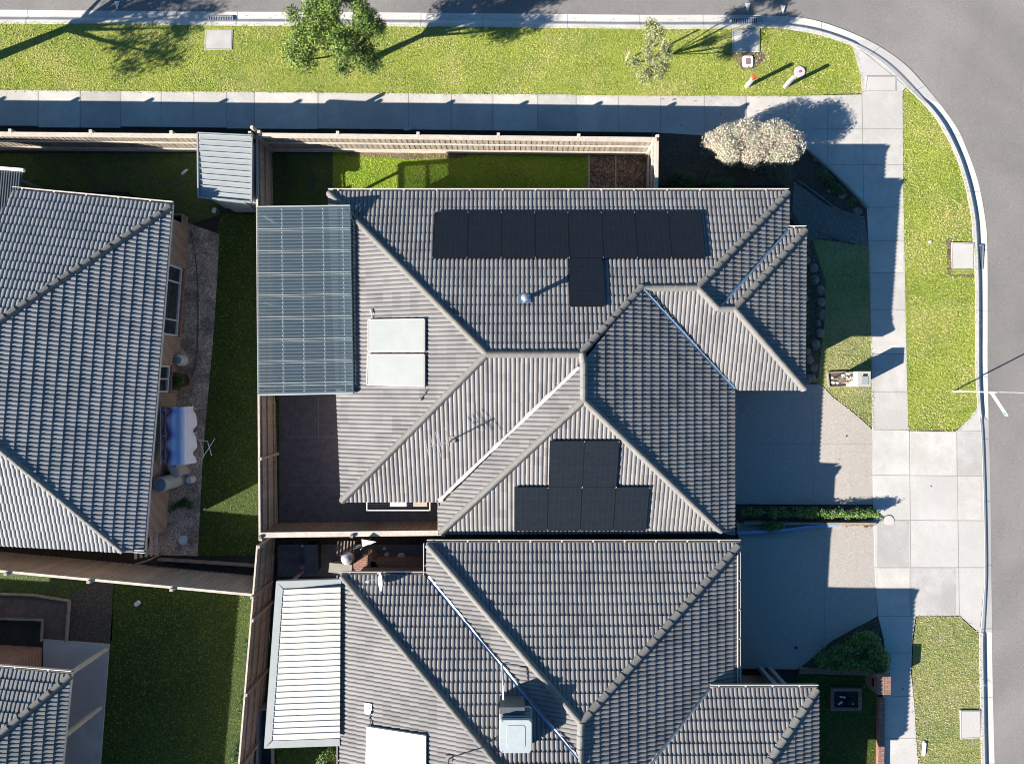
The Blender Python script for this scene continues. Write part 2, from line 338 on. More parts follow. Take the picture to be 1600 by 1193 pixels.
# ------------------------------------------------------------------ the lie of the land
def sstep(t): t = min(1, max(0, t)); return t*t*(3-2*t)
def g(x, y):
    lin = max(-.75, min(1.4, .052*(2-y)))
    if x < -9.25: pad = 0.0
    else: pad = .35*sstep((-5.55-y)/.25)
    n = -.40
    nb = sstep((y-9.05)/.45) if x < 5.2 else sstep((y-7.0)/3.0)
    pad = pad*(1-nb) + n*nb
    t = sstep((x-7.9)/5.6)
    return pad*(1-t) + lin*t
def W(px, py, z): d = CAMZ - z; return Vector(((px-800)/FOC*d, (596.5-py)/FOC*d, z))
def G(px, py, off=0):
    z = 0
    for _ in range(8): p = W(px, py, z); z = g(p.x, p.y)
    return Vector((p.x, p.y, z+off))
def drape(name, pts, off, m, step=.5, kind='structure', world=False, thick=0):
    """flat sheet with the outline pts (frame pixels on the ground, or world) laid on the land"""
    P = [Vector((p[0], p[1], 0)) for p in pts] if world else [G(*p) for p in pts]
    bm = bmesh.new(); vs = [bm.verts.new((p.x, p.y, 0)) for p in P]; bm.faces.new(vs)
    bm.normal_update()
    xs = [p.x for p in P]; ys = [p.y for p in P]
    for ax, lo, hi in ((0, min(xs), max(xs)), (1, min(ys), max(ys))):
        k = math.ceil(lo/step)
        while k*step < hi:
            co = [0,0,0]; no = [0,0,0]; co[ax] = k*step; no[ax] = 1
            bmesh.ops.bisect_plane(bm, geom=bm.verts[:]+bm.edges[:]+bm.faces[:], plane_co=co, plane_no=no); k += 1
    bmesh.ops.triangulate(bm, faces=bm.faces[:])
    for v in bm.verts: v.co.z = g(v.co.x, v.co.y) + off
    for f in bm.faces:
        f.normal_update()
        if f.normal.z < 0: f.normal_flip()
    if thick:
        r = bmesh.ops.extrude_edge_only(bm, edges=[e_ for e_ in bm.edges if e_.is_boundary])
        for v in [q for q in r['geom'] if isinstance(q, bmesh.types.BMVert)]: v.co.z -= thick
    me = bpy.data.meshes.new(name); bm.to_mesh(me); bm.free(); me.materials.append(MATS[m])
    o = bpy.data.objects.new(name, me); C.objects.link(o); ORG[o] = Vector((0,0,0))
    if kind: o['kind'] = kind
    return o, [(p.x, p.y) for p in P]

KI = [(-200,38),(0,37),(200,38),(330,40),(560,41),(800,43),(1000,45),(1120,45),(1207,44),(1273,53),(1331,72),(1376,98),(1416,136),(1459,181),(1489,234),(1504,277),(1513,313),(1518,343),(1520,375),(1523,426),(1524,500),(1524,576),(1527,630),(1532,673),(1535,740),(1537,814),(1538,900),(1533,975),(1530,1000),(1531,1069),(1533,1193),(1536,1330)]
KO = [(-200,14),(0,14),(200,16),(330,17),(560,18),(800,20),(1000,22),(1120,22),(1207,24),(1270,30),(1342,55),(1396,85),(1436,121),(1493,192),(1514,237),(1529,279),(1536,310),(1541,340),(1544,370),(1545,426),(1545,500),(1545,576),(1546,630),(1547,675),(1549,740),(1550,814),(1551,900),(1552,975),(1552,1000),(1553,1069),(1556,1193),(1559,1330)]
LAY = [0]*10+[.5,1,1]+[0]*9+[0,1,1,1,1,1,0,0,0,0]
def cr_resample(pts, lays, sub=5):
    out = []
    for i in range(len(pts)-1):
        p0 = pts[max(i-1,0)]; p1 = pts[i]; p2 = pts[i+1]; p3 = pts[min(i+2,len(pts)-1)]
        for s_ in range(sub):
            t = s_/sub
            q = [0.5*((2*p1[k]) + (-p0[k]+p2[k])*t + (2*p0[k]-5*p1[k]+4*p2[k]-p3[k])*t*t + (-p0[k]+3*p1[k]-3*p2[k]+p3[k])*t**3) for k in (0,1)]
            out.append((q[0], q[1], lays[i]*(1-t)+lays[i+1]*t))
    out.append((*pts[-1], lays[-1])); return out
kin = cr_resample(KI, LAY); kout = cr_resample(KO, LAY)
kinw = [G(p[0], p[1]) for p in kin]; koutw = [G(p[0], p[1]) for p in kout]
block = [(p.x, p.y) for p in kinw] + [(kinw[-1].x, -60), (-60, -60), (-60, kinw[0].y)]
def inside(x, y, poly):
    r = False; j = len(poly)-1
    for i in range(len(poly)):
        xi, yi = poly[i]; xj, yj = poly[j]
        if (yi > y) != (yj > y) and x < (xj-xi)*(y-yi)/(yj-yi)+xi: r = not r
        j = i
    return r
# base ground to the horizon
def base_ground():
    xs = np.concatenate([[-900,-400,-150,-60], np.arange(-28, 32.01, .5), [60,150,400,900]])
    ys = np.concatenate([[-900,-400,-150,-60,-40], np.arange(-22, 20.01, .5), [40,60,150,400,900]])
    v = []; f = []
    for y in ys:
        for x in xs:
            z = g(x, y) - .03
            if not inside(x, y, block): z -= .45
            v.append((x, y, z))
    nx = len(xs)
    for j in range(len(ys)-1):
        for i in range(nx-1): f.append((j*nx+i, j*nx+i+1, (j+1)*nx+i+1, (j+1)*nx+i))
    o = mesh_obj('ground', v, np.array(f), 'soil'); o['kind'] = 'structure'
base_ground()
# road: from the kerb lip outward
def road():
    mb = MB(); n = len(koutw); rows = []
    for i, p in enumerate(koutw):
        t = sstep((i/(n-1)-.28)/.30)
        # outward direction: north -> east around the corner
        q = koutw[min(i+1, n-1)] - koutw[max(i-1, 0)]; nrm = Vector((-q.y, q.x, 0)).normalized()
        row = []
        for d in (0, .4, 1, 2, 3.5, 5.5, 8.5):
            x, y = p.x + nrm.x*d, p.y + nrm.y*d
            row.append((x, y, g(p.x, p.y) - .075 + .02*d))
        rows.append(row)
    for i in range(n-1):
        for k in range(6): mb.add([rows[i][k], rows[i+1][k], rows[i+1][k+1], rows[i][k+1]], [(0,1,2,3)])
    o = mb.build('road', 'asphalt'); o['kind'] = 'structure'
    bm = bmesh.new(); bm.from_mesh(o.data); bmesh.ops.remove_doubles(bm, verts=bm.verts[:], dist=.001)
    for f in bm.faces:
        f.normal_update()
        if f.normal.z < 0: f.normal_flip()
    bm.to_mesh(o.data); bm.free()
road()
# kerb and channel
def kerb():
    mb = MB(); rows = []
    for i in range(len(kinw)):
        a_, b_, ly = kinw[i], koutw[i], kin[i][2]; gz = g(a_.x, a_.y)
        prof = [(-.10, -.08), (0, .035), (.22, .035), (.30, .015), (.52, -.090+.05*ly), (.58, -.098+.035*ly), (1.0, -.070)]
        if ly > .5: prof = [(-.10, -.08), (0, .035), (.24, .012), (.30, .0), (.40, -.03), (.46, -.045), (1.0, -.070)]
        rows.append([(a_.x+(b_.x-a_.x)*t, a_.y+(b_.y-a_.y)*t, gz+dz) for t, dz in prof])
    for i in range(len(rows)-1):
        for k in range(len(rows[0])-1): mb.add([rows[i][k], rows[i+1][k], rows[i+1][k+1], rows[i][k+1]], [(0,1,2,3)])
    acc = 0; last = kinw[0]
    for i in range(1, len(rows)):
        acc += (koutw[i]-koutw[i-1]).length
        if acc > 2.3:
            acc = 0
            d = (koutw[i]-koutw[i-1]).normalized()*.012
            for k in range(1, len(rows[0])-1):
                A, B = Vector(rows[i][k]), Vector(rows[i][k+1]); u = Vector((0,0,.003))
                mb.add([A-d+u, A+d+u, B+d+u, B-d+u], [(0,1,2,3)], 1)
    o = mb.build('kerb', ['concrete_new', 'joint']); o['kind'] = 'structure'
    bm = bmesh.new(); bm.from_mesh(o.data)
    for f in bm.faces:
        f.normal_update()
        if f.normal.z < 0: f.normal_flip()
    bm.to_mesh(o.data); bm.free()
kerb()

# footpaths
def joints(lines, off, name='path_joints', wd=.010):
    mb = MB()
    for (a_, b_) in lines:
        A, B = G(*a_), G(*b_); n = max(1, int((B-A).length/.5)); d = (B-A).normalized(); s_ = Vector((-d.y, d.x, 0))*wd
        for i in range(n):
            P = A+(B-A)*i/n; Q = A+(B-A)*(i+1)/n
            P.z = g(P.x, P.y)+off; Q.z = g(Q.x, Q.y)+off
            mb.add([P-s_, Q-s_, Q+s_, P+s_], [(0,1,2,3)])
    return mb
path_edge_top = [(-200,139),(0,141),(200,143),(400,144),(600,146),(800,148),(1000,150),(1200,151),(1345,148)]
fp, FP = drape('footpath', path_edge_top + [(1410,143),(1411,300),(1414,450),(1417,600),(1419,671),(1363,671),(1362,600),(1360,500),(1357,385),(1354,324),(1325,296),(1268,238),(1240,224),(1100,212),(1020,207),(600,202),(200,198),(-200,195)], .022, 'concrete', thick=.08)
drape('footpath', [(1331,72),(1344,118),(1346,148),(1410,143),(1416,136),(1376,98)], .024, 'concrete_new')
drape('footpath', [(1363,671),(1419,671),(1419,673),(1493,674),(1512,656),(1527,636),(1532,673),(1535,740),(1537,814),(1538,900),(1530,988),(1500,961),(1430,962),(1425,1000),(1423,1050),(1428,1100),(1431,1150),(1434,1193),(1438,1320),(1378,1320),(1376,1193),(1379,1090),(1382,1045),(1381,1000),(1372,963),(1367,900),(1364,790)], .026, 'concrete_new', thick=.08)
# slabs of slightly different tone
XS = [-200,60,126,189,252,303,354,398,497,638,705,770,840,900,966,1032,1100,1166,1232]
for i in range(len(XS)-1):
    if (i*7+3) % 5 in (0, 2): drape('path_slab', [(XS[i]+1,142+XS[i]*.007),(XS[i+1]-1,142+XS[i+1]*.007),(XS[i+1]-1,199+XS[i+1]*.006),(XS[i]+1,199+XS[i]*.006)], .0245, 'concrete_a' if i % 2 else 'concrete_b')
XC, YC = (1367,1421,1494,1534), (674,743,812,886,960)
for i in range(3):
    for j in range(4):
        if (i*5+j*3) % 4 in (1, 2): drape('path_slab', [(XC[i]+1+(j if i == 0 else 0),YC[j]+1),(XC[i+1]-1,YC[j]+1),(XC[i+1]-1,YC[j+1]-1),(XC[i]+1+(j if i == 0 else 0),YC[j+1]-1)], .0285, 'concrete_a' if (i+j) % 2 else 'concrete_b')
YS = (324,376,426,484,553,612)
for j in range(5):
    if j % 2: drape('path_slab', [(1360,YS[j]+1),(1411+j,YS[j]+1),(1412+j,YS[j+1]-1),(1361+(j>1),YS[j+1]-1)], .0245, 'concrete_a')
jl = []
for x in (60,126,189,252,303,354,398,497,638,705,770,840,900,966,1032,1100,1166,1232): jl.append(((x,142+x*.007),(x,199+x*.006)))
jl += [((1293,149),(1293,262)),((1346,148),(1349,318)),((1268,202),(1412,202)),((1293,258),(1411,258)),((1356,324),(1411,324)),((1358,376),(1412,376)),((1360,426),(1412,426)),((1361,484),(1413,484)),((1361,553),(1415,553)),((1363,612),(1416,612))]
mb = joints(jl, .027); mb.build('path_joint', 'joint')['kind'] = 'structure'
jl = [((1364,671),(1532,673)),((1420,673),(1423,960)),((1494,674),(1498,960)),((1363,742),(1494,743)),((1494,743),(1536,743)),((1365,812),(1537,813)),((1366,886),(1538,886)),((1368,962),(1500,961)),((1382,1019),(1424,1019)),((1393,1087),(1427,1087)),((1377,1152),(1431,1152)),((1353,119),(1400,119)),((1400,119),(1400,143)),((1340,75),(1416,137))]
mb = joints(jl, .0305); mb.build('path_joint', 'joint')['kind'] = 'structure'

# driveways
drape('driveway', [(1140,600),(1282,600),(1300,619),(1322,636),(1342,652),(1362,670),(1364,742),(1364,788),(1140,787)], .014, 'aggregate')
drape('driveway', [(1150,816),(1366,812),(1368,900),(1371,962),(1360,968),(1300,1000),(1248,1045),(1175,1044),(1150,1044)], .014, 'aggregate')
mb = joints([((1150,693),(1362,693)),((1269,615),(1270,787)),((1157,1040),(1248,1044)),((1287,830),(1288,1000))], .0185, wd=.008); mb.build('driveway_joint', 'joint')['kind'] = 'structure'
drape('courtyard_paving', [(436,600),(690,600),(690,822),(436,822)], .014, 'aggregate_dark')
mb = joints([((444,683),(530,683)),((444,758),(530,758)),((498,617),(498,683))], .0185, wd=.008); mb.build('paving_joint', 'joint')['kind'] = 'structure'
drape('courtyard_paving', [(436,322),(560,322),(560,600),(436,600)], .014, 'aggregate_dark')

# lawns and beds
LAWNS = []
def lawn(pts, m, blade, dens, off=.012, h=1.0):
    o, P = drape('lawn', pts, off, m); LAWNS.append((P, blade, dens, off, h)); return o
lawn([(p[0], p[1]) for p in KI[:11]] + [(1336,78),(1344,120),(1347,146)] + path_edge_top[::-1][1:], 'lawn_verge', 'blade_verge', 620)
lawn([(1411,144),(1416,137)]+KI[13:22]+[(1527,632),(1520,648),(1507,660),(1492,672),(1419,671),(1417,600),(1414,450),(1411,300)], 'lawn_verge', 'blade_verge', 620)
lawn([(1432,963),(1500,963),(1529,990),(1530,1069),(1533,1193),(1536,1320),(1440,1320),(1434,1193),(1431,1150),(1428,1100),(1425,1050),(1427,1000)], 'lawn_dry', 'blade_dry', 380)
lawn([(1262,372),(1357,385),(1360,500),(1362,600),(1362,668),(1342,650),(1300,617),(1284,600),(1262,596)], 'lawn_dry', 'blade_dry', 420)
lawn([(520,238),(920,242),(920,300),(520,300)], 'lawn_bright', 'blade_bright', 450)
lawn([(335,380),(345,335),(436,335),(436,870),(308,868),(318,700),(334,500)], 'lawn_shaded', 'blade_shaded', 130)
lawn([(180,890),(420,905),(420,1320),(140,1320),(158,1193),(172,1004)], 'lawn_shaded', 'blade_shaded', 150)
lawn([(-200,240),(310,240),(345,335),(300,350),(200,300),(-200,300)], 'lawn_thin', 'blade_yard', 25)
lawn([(425,240),(520,240),(520,322),(425,322)], 'lawn_thin', 'blade_yard', 25)
lawn([(1245,1050),(1372,1050),(1372,1320),(1245,1320)], 'lawn_shaded', 'blade_shaded', 120)
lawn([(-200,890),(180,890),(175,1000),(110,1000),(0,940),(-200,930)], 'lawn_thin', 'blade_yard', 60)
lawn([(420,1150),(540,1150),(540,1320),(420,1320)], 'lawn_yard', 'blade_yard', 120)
drape('garden_bed', [(920,242),(1016,242),(1016,300),(920,300)], .016, 'mulch_brown')
drape('garden_bed', [(1018,207),(1100,212),(1240,224),(1268,238),(1325,296),(1354,324),(1357,386),(1262,374),(1225,330),(1225,290),(1018,290)], .01, 'bark')
drape('gravel_strip', [(1240,283),(1290,320),(1350,340),(1357,386),(1300,372),(1262,372),(1238,330)], .018, 'pebble')
drape('gravel_strip', [(285,345),(343,366),(340,430),(334,520),(318,700),(309,868),(230,866),(262,700),(285,500)], .016, 'gravel')
drape('dirt_strip', [(540,236),(735,238),(725,247),(640,249),(545,244)], .020, 'dirt')
drape('garden_bed', [(-120,925),(55,927),(111,937),(104,1000),(68,1000),(68,966),(-120,964)], .03, 'dirt')
drape('garden_bed', [(111,925),(178,900),(172,1004),(108,1000)], .018, 'bark')
drape('garden_bed', [(1252,372),(1268,372),(1290,440),(1288,500),(1278,590),(1262,598),(1250,598)], .022, 'bark')
drape('patio_slab', [(69,997),(172,1005),(158,1193),(145,1320),(50,1320),(66,1193)], .05, 'concrete', thick=.1)
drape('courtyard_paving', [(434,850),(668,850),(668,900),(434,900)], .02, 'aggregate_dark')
drape('garden_bed', [(1150,789),(1364,789),(1366,812),(1150,816)], .02, 'bark')
drape('garden_bed', [(1248,1044),(1300,1000),(1340,978),(1371,964),(1382,1002),(1383,1046)], .02, 'bark')
drape('dirt_strip', [(1478,955),(1498,958),(1528,990),(1529,1030),(1510,1030),(1490,1000)], .02, 'dirt') if False else None
drape('worn_patch', [(1130,84),(1150,83),(1192,82),(1196,92),(1180,108),(1158,108),(1148,92)], .018, 'dirt')
drape('worn_patch', [(1478,374),(1486,372),(1486,430),(1522,428),(1522,434),(1480,433)], .018, 'dirt')
# far side of the road
mb = MB(); mb.box((0, 42, -.5), (120, 30, .3)); mb.box((45, 0, -.1), (30, 110, .3)); mb.build('far_verge', 'lawn_verge')['kind'] = 'structure'

# worn lighter wheel tracks round the bend
def track(off0, off1, i0, i1):
    mb = MB()
    n = len(koutw)
    pr = []
    for i in range(i0, i1):
        q = koutw[min(i+1, n-1)] - koutw[max(i-1, 0)]; nrm = Vector((-q.y, q.x, 0)).normalized(); p = koutw[i]
        pr.append([(p.x+nrm.x*d, p.y+nrm.y*d, g(p.x, p.y)-.075+.02*d+.004) for d in (off0, off1)])
    for i in range(len(pr)-1): mb.add([pr[i][0], pr[i][1], pr[i+1][1], pr[i+1][0]], [(0,1,2,3)])
    return mb

# white triangles painted on the road
mb = None
for (x, y, lab) in ((184, 3, 'white painted triangle on the road at the shaded left end of the kerb'), (1168, 5, 'white painted triangle on the road in tree shade above the drain grate'), (1224, 7, 'white painted triangle on the sunny road just before the bend')):
    A, B, Cc = W(x-4.5, y, -.5), W(x+4.5, y, -.5), W(x, y+15, -.5); L = W(x, y+5, -.5)
    for p in (A, B, Cc): p.z = g(p.x, 13.5)-.045
    t = MB(); t.add([A, B, Cc], [(0, 2, 1)]); o = t.build('road_marking', 'white_paint', loc=(L.x, L.y, A.z)); tag(o, lab, 'road marking', 'triangles painted along the road edge')

# ------------------------------------------------------------------ grass blades (one mesh per blade colour)
def pts_in(poly, n):
    P = np.array(poly); mn, mx_ = P.min(0), P.max(0); out = []
    area = abs(0.5*np.sum(P[:,0]*np.roll(P[:,1],-1)-P[:,1]*np.roll(P[:,0],-1)))
    need = int(area*n); tot = int((mx_-mn).prod()*n)
    q = mn + RS.rand(tot, 2)*(mx_-mn); ins = np.zeros(len(q), bool); j = len(P)-1
    for i in range(len(P)):
        c = ((P[i,1] > q[:,1]) != (P[j,1] > q[:,1])); 
        with np.errstate(divide='ignore', invalid='ignore'): xx = (P[j,0]-P[i,0])*(q[:,1]-P[i,1])/(P[j,1]-P[i,1])+P[i,0]
        ins ^= c & (q[:,0] < xx); j = i
    return q[ins]
NOBLADE = [(320,45,364,79),(1144,45,1187,83),(1486,378,1524,425),(1499,1106,1534,1154),(1159,87,1177,107),(1290,580,1362,606)]
def grass():
    by = {}
    for P, blade, dens, off, h in LAWNS:
        P = [(max(-22, min(22, x)), max(-17, y)) for x, y in P]
        q = pts_in(P, dens)
        for (x0, y0, x1, y1) in NOBLADE: A_, B_ = G(x0, y0), G(x1, y1); q = q[~((q[:,0] > A_.x-.03) & (q[:,0] < B_.x+.03) & (q[:,1] < A_.y+.03) & (q[:,1] > B_.y-.03))]
        by.setdefault(blade, []).append((q, off, h))
        if blade in ('blade_verge', 'blade_dry'):          # ragged edge growing over the kerb and path
            E = []
            for i in range(len(P)):
                a_, b_ = P[i], P[(i+1) % len(P)]; L_ = math.hypot(b_[0]-a_[0], b_[1]-a_[1]); k = int(L_*45)
                for _ in range(k):
                    t_ = random.random(); x, y = a_[0]+(b_[0]-a_[0])*t_, a_[1]+(b_[1]-a_[1])*t_; am = .035+.05*max(0, mnoise.noise(Vector((x*2.3, y*2.3, 0))))*2
                    E.append((x+random.gauss(0, am), y+random.gauss(0, am)))
            if E: by[blade].append((np.array(E), off+.02, .8))
    for blade, lst in by.items():
        V = []; F = []; b = 0
        for q, off, h in lst:
            n = len(q)
            if n == 0: continue
            z = np.array([g(x, y) for x, y in q]) + off
            an = RS.rand(n)*2*np.pi; L = (.04+.06*RS.rand(n))*h; ln = .55+.35*RS.rand(n); wd = .005+.009*RS.rand(n)
            dx, dy = np.cos(an), np.sin(an)
            v = np.zeros((n, 3, 3)); v[:,0] = np.stack([q[:,0]-dy*wd, q[:,1]+dx*wd, z], 1); v[:,1] = np.stack([q[:,0]+dy*wd, q[:,1]-dx*wd, z], 1)
            v[:,2] = np.stack([q[:,0]+dx*L*ln, q[:,1]+dy*L*ln, z+L*np.sqrt(1-ln**2)*.8], 1)
            V.append(v.reshape(-1, 3)); F.append(np.arange(3*n).reshape(n, 3)+b); b += 3*n
        o = mesh_obj('grass', np.concatenate(V), np.concatenate(F), blade); o['kind'] = 'stuff'
grass()

# ------------------------------------------------------------------ roofs
class Pl:
    def __init__(s, ex, ey, z0, d, tx=None, ty=None, z1=None, m=None):
        s.p = W(ex, ey, z0); s.d = Vector((d[0], d[1])).normalized(); s.z0 = z0
        if m is None: q = W(tx, ty, z1); m = (z1-z0)/((q.x-s.p.x)*s.d.x+(q.y-s.p.y)*s.d.y)
        s.m = m
        s.n = Vector((-m*s.d.x, -m*s.d.y, 1)).normalized()
    def z(s, x, y): return s.z0 + s.m*((x-s.p.x)*s.d.x+(y-s.p.y)*s.d.y)
    def ray(s, px, py):
        kx, ky = (px-800)/FOC, (596.5-py)/FOC
        k = kx*s.d.x+ky*s.d.y; c = s.p.x*s.d.x+s.p.y*s.d.y
        # z = z0 + m*(k*(H-z)-c)
        z = (s.z0 + s.m*(k*CAMZ-c))/(1+s.m*k); return W(px, py, z)
CL = .345
def tile_face(pl, pts, matn, parent, per=.15, inset=None, flat=False):
    P = [pl.ray(*p) for p in pts]
    n = pl.n; up = Vector((pl.d.x, pl.d.y, pl.m)).normalized(); u = up.cross(n).normalized(); o0 = pl.p
    Q = [((p-o0).dot(u), (p-o0).dot(up)) for p in P]
    umin, umax = min(q[0] for q in Q)-.2, max(q[0] for q in Q)+.2; vmin, vmax = min(q[1] for q in Q)-.1, max(q[1] for q in Q)+.4
    k0 = math.floor(umin/per); k1 = math.ceil(umax/per); c0 = math.floor(vmin/CL); c1 = math.ceil(vmax/CL)
    if not flat:
        ph = np.array([0, .12, .28, .42, .58, .72, .88]); hh = 1-np.abs(2*ph-1)**2.3; hh[0] = -.12; A = .033; ST = .034
    else:
        ph = np.array([0, .10, .18, .42, .50, .60, .68, .92]); hh = np.array([.0, .0, 1, 1, .15, .15, 1, 1])*1.0; A = .026; ST = .038
    us = (np.arange(k0, k1)[:,None] + ph[None,:]).ravel()*per; hs = np.tile(hh, k1-k0)*A
    cr = np.arange(c0, c1+1); vr = np.repeat(cr*CL, 2)[1:-1].astype(float)          # v rows: c0 .. ; pairs
    # rows: (start of course k at low edge, raised) then (head of course k, low)
    vrow = []; hrow = []; tv = []
    for k in range(c0, c1): vrow += [k*CL, (k+1)*CL+.0]; hrow += [ST, 0.0]; tv += [k*CL+.05, (k+1)*CL-.05]
    vrow = np.array(vrow); hrow = np.array(hrow); tv = np.array(tv)
    nu, nv = len(us), len(vrow)
    # small irregularity between tiles
    jit = RS.rand(nv//2, (nu//len(ph))//(2 if per < .2 else 1)+2)*.007
    UU, VV = np.meshgrid(us, vrow); HH = hrow[:,None] + hs[None,:]
    ti = (np.arange(nu)//len(ph))//(2 if per < .2 else 1)
    HH = HH + jit[np.repeat(np.arange(nv//2), 2)][:, ti]
    on, uu_, vv_ = np.array(n), np.array(u), np.array(up)
    co = np.array(o0)[None,None,:] + UU[...,None]*uu_ + VV[...,None]*vv_ + HH[...,None]*on
    idx = np.arange(nu*nv).reshape(nv, nu)
    F = np.stack([idx[:-1,:-1], idx[:-1,1:], idx[1:,1:], idx[1:,:-1]], -1).reshape(-1, 4)
    cu = (UU[:-1,:-1]+UU[1:,1:]).ravel()/2; cv = (VV[:-1,:-1]+VV[1:,1:]).ravel()/2
    # polygon edges in uv, CCW
    ar = sum(Q[i][0]*Q[(i+1)%len(Q)][1]-Q[(i+1)%len(Q)][0]*Q[i][1] for i in range(len(Q)))
    idxs = list(range(len(Q)))
    edges = []
    for i in idxs:
        a_, b_ = Q[i], Q[(i+1)%len(Q)]; ex, ey = b_[0]-a_[0], b_[1]-a_[1]; L = math.hypot(ex, ey)
        if L < .02: continue
        nx, ny = (-ey/L, ex/L) if ar > 0 else (ey/L, -ex/L)      # inward
        ins = (inset or {}).get(i, 0)
        edges.append((a_[0]+nx*ins, a_[1]+ny*ins, nx, ny))
    keep = np.ones(len(F), bool)
    for (ax, ay, nx, ny) in edges: keep &= ((cu-ax)*nx + (cv-ay)*ny) > -.25
    F = F[keep]
    me = bpy.data.meshes.new('tmp'); used, inv = np.unique(F, return_inverse=True); F2 = inv.reshape(F.shape)
    cc = co.reshape(-1, 3)[used]; me.vertices.add(len(cc)); me.vertices.foreach_set('co', cc.astype(np.float32).ravel())
    me.loops.add(F2.size); me.loops.foreach_set('vertex_index', F2.ravel().astype(np.int32)); me.polygons.add(len(F2)); me.polygons.foreach_set('loop_start', np.arange(0, F2.size, 4, dtype=np.int32)); me.update(calc_edges=True)
    uvl = me.uv_layers.new(name='UVMap'); TU = UU.ravel(); TV = np.repeat(tv, nu)
    uvl.data.foreach_set('uv', np.stack([TU[F.ravel()], TV[F.ravel()]], 1).astype(np.float32).ravel())
    bm = bmesh.new(); bm.from_mesh(me)
    for (ax, ay, nx, ny) in edges:
        pc = o0 + u*ax + up*ay; pn = u*nx + up*ny
        bmesh.ops.bisect_plane(bm, geom=bm.verts[:]+bm.edges[:]+bm.faces[:], plane_co=pc, plane_no=pn, clear_inner=True)
    org = ORG[parent]
    bmesh.ops.translate(bm, verts=bm.verts[:], vec=-org)
    for f in bm.faces: f.normal_update()
    fl = [f for f in bm.faces if f.normal.dot(n) < -.2]
    for f in fl: f.normal_flip()
    bm.to_mesh(me); bm.free(); me.name = 'roof_slope'; me.shade_flat(); me.materials.append(MATS[matn])
    o = bpy.data.objects.new('roof_slope', me); C.objects.link(o); o.parent = parent; ORG[o] = org
    return o
def join_faces(name, parent, objs):
    """merge several slopes into one roof mesh"""
    bm = bmesh.new()
    for o in objs: bm.from_mesh(o.data)
    me = bpy.data.meshes.new(name); bm.to_mesh(me); bm.free(); me.shade_flat()
    me.materials.append(objs[0].data.materials[0])
    for o in objs: bpy.data.objects.remove(o)
    r = bpy.data.objects.new(name, me); C.objects.link(r); r.parent = parent; ORG[r] = ORG[parent]; return r
def ridge(p_low, p_high, parent, m='cap', lift=.045, wd=.135, L=.40):
    """row of overlapping ridge caps"""
    a_, b_ = Vector(p_low), Vector(p_high); d = b_-a_; T = d.length; d.normalize()
    s_ = Vector((0,0,1)).cross(d).normalized(); up = d.cross(s_)
    mb = MB(); n = max(1, round(T/L)); L = T/n
    for i in range(n):
        q0, q1 = a_+d*(L*i-.02), a_+d*(L*(i+1)+.03)
        jl, jr = random.uniform(-.006, .006), random.uniform(-.006, .006)
        def ring(q, h, w_, j): return [q+s_*w_*x+up*(lift+y*h+j) for x, y in ((-1,-.9),(-.92,-.2),(-.48,.62),(-.2,.80),(.2,.80),(.48,.62),(.92,-.2),(1,-.9))]
        r0 = ring(q0, .105, wd, .018+jl); r1 = ring(q1, .092, wd*.9, jr-.004)
        k = len(r0); mb.add(r0+r1, [(x, x+1, k+x+1, k+x) for x in range(k-1)] + [tuple(range(k))[::-1], tuple(range(k, 2*k))])
    return mb.build('ridge_capping', m, parent)
def valley(a_, b_, parent, m='zinc_sky', wd=.046, lift=.055):
    a_, b_ = Vector(a_), Vector(b_); d = (b_-a_).normalized(); s_ = Vector((0,0,1)).cross(d).normalized(); u = Vector((0,0,lift))
    mb = MB(); n = int((b_-a_).length/.30)+1
    for i in range(n):
        p, q = a_+(b_-a_)*i/n, a_+(b_-a_)*(i+1)/n; w0 = wd*random.uniform(.75, 1.3); w1 = wd*random.uniform(.75, 1.3)
        if i: w0 = wl
        wl = w1
        mb.add([p+u+s_*w0+Vector((0,0,.03)), p+u, p+u-s_*w0+Vector((0,0,.03)), q+u-s_*w1+Vector((0,0,.03)), q+u, q+u+s_*w1+Vector((0,0,.03))], [(0,1,4,5),(1,2,3,4)])
    return mb.build('valley_flashing', m, parent)
def gutter(pts, z, parent, side, m='gutter', wd=.12):
    """U-shaped gutter along eave pixels; side +1/-1 says on which side the outer lip lies"""
    mb = MB()
    P = [W(p[0], p[1], z if len(p) < 3 else p[2]) for p in pts]
    for a_, b_ in zip(P[:-1], P[1:]):
        d = (b_-a_).normalized(); s_ = Vector((0,0,1)).cross(d).normalized()*side
        mb.bar(a_+s_*(wd-.012)+Vector((0,0,-.01)), b_+s_*(wd-.012)+Vector((0,0,-.01)), .022, .13)
        mb.bar(a_+s_*.01+Vector((0,0,-.05)), b_+s_*.01+Vector((0,0,-.05)), .02, .12)
        mb.bar(a_+s_*wd*.5+Vector((0,0,-.085)), b_+s_*wd*.5+Vector((0,0,-.085)), wd-.02, .012, 1)
        n = int((b_-a_).length/1.2)
        for i in range(n+1):
            q = a_+(b_-a_)*(i+.3)/(n+1); mb.box(q+s_*(wd*.55)+Vector((0,0,.03)), (.05,.05,.015), rz=math.atan2(d.y, d.x))
    return mb.build('gutter', [m, 'gutter_dark'], parent)
def walls(parent, poly, z0, z1, m, name='wall', soffit=None):
    mb = MB(); n = len(poly)
    ar = sum(poly[i][0]*poly[(i+1)%n][1]-poly[(i+1)%n][0]*poly[i][1] for i in range(n))
    if ar < 0: poly = poly[::-1]
    mb.prism(poly, z0, z1); return mb.build(name, m, parent)
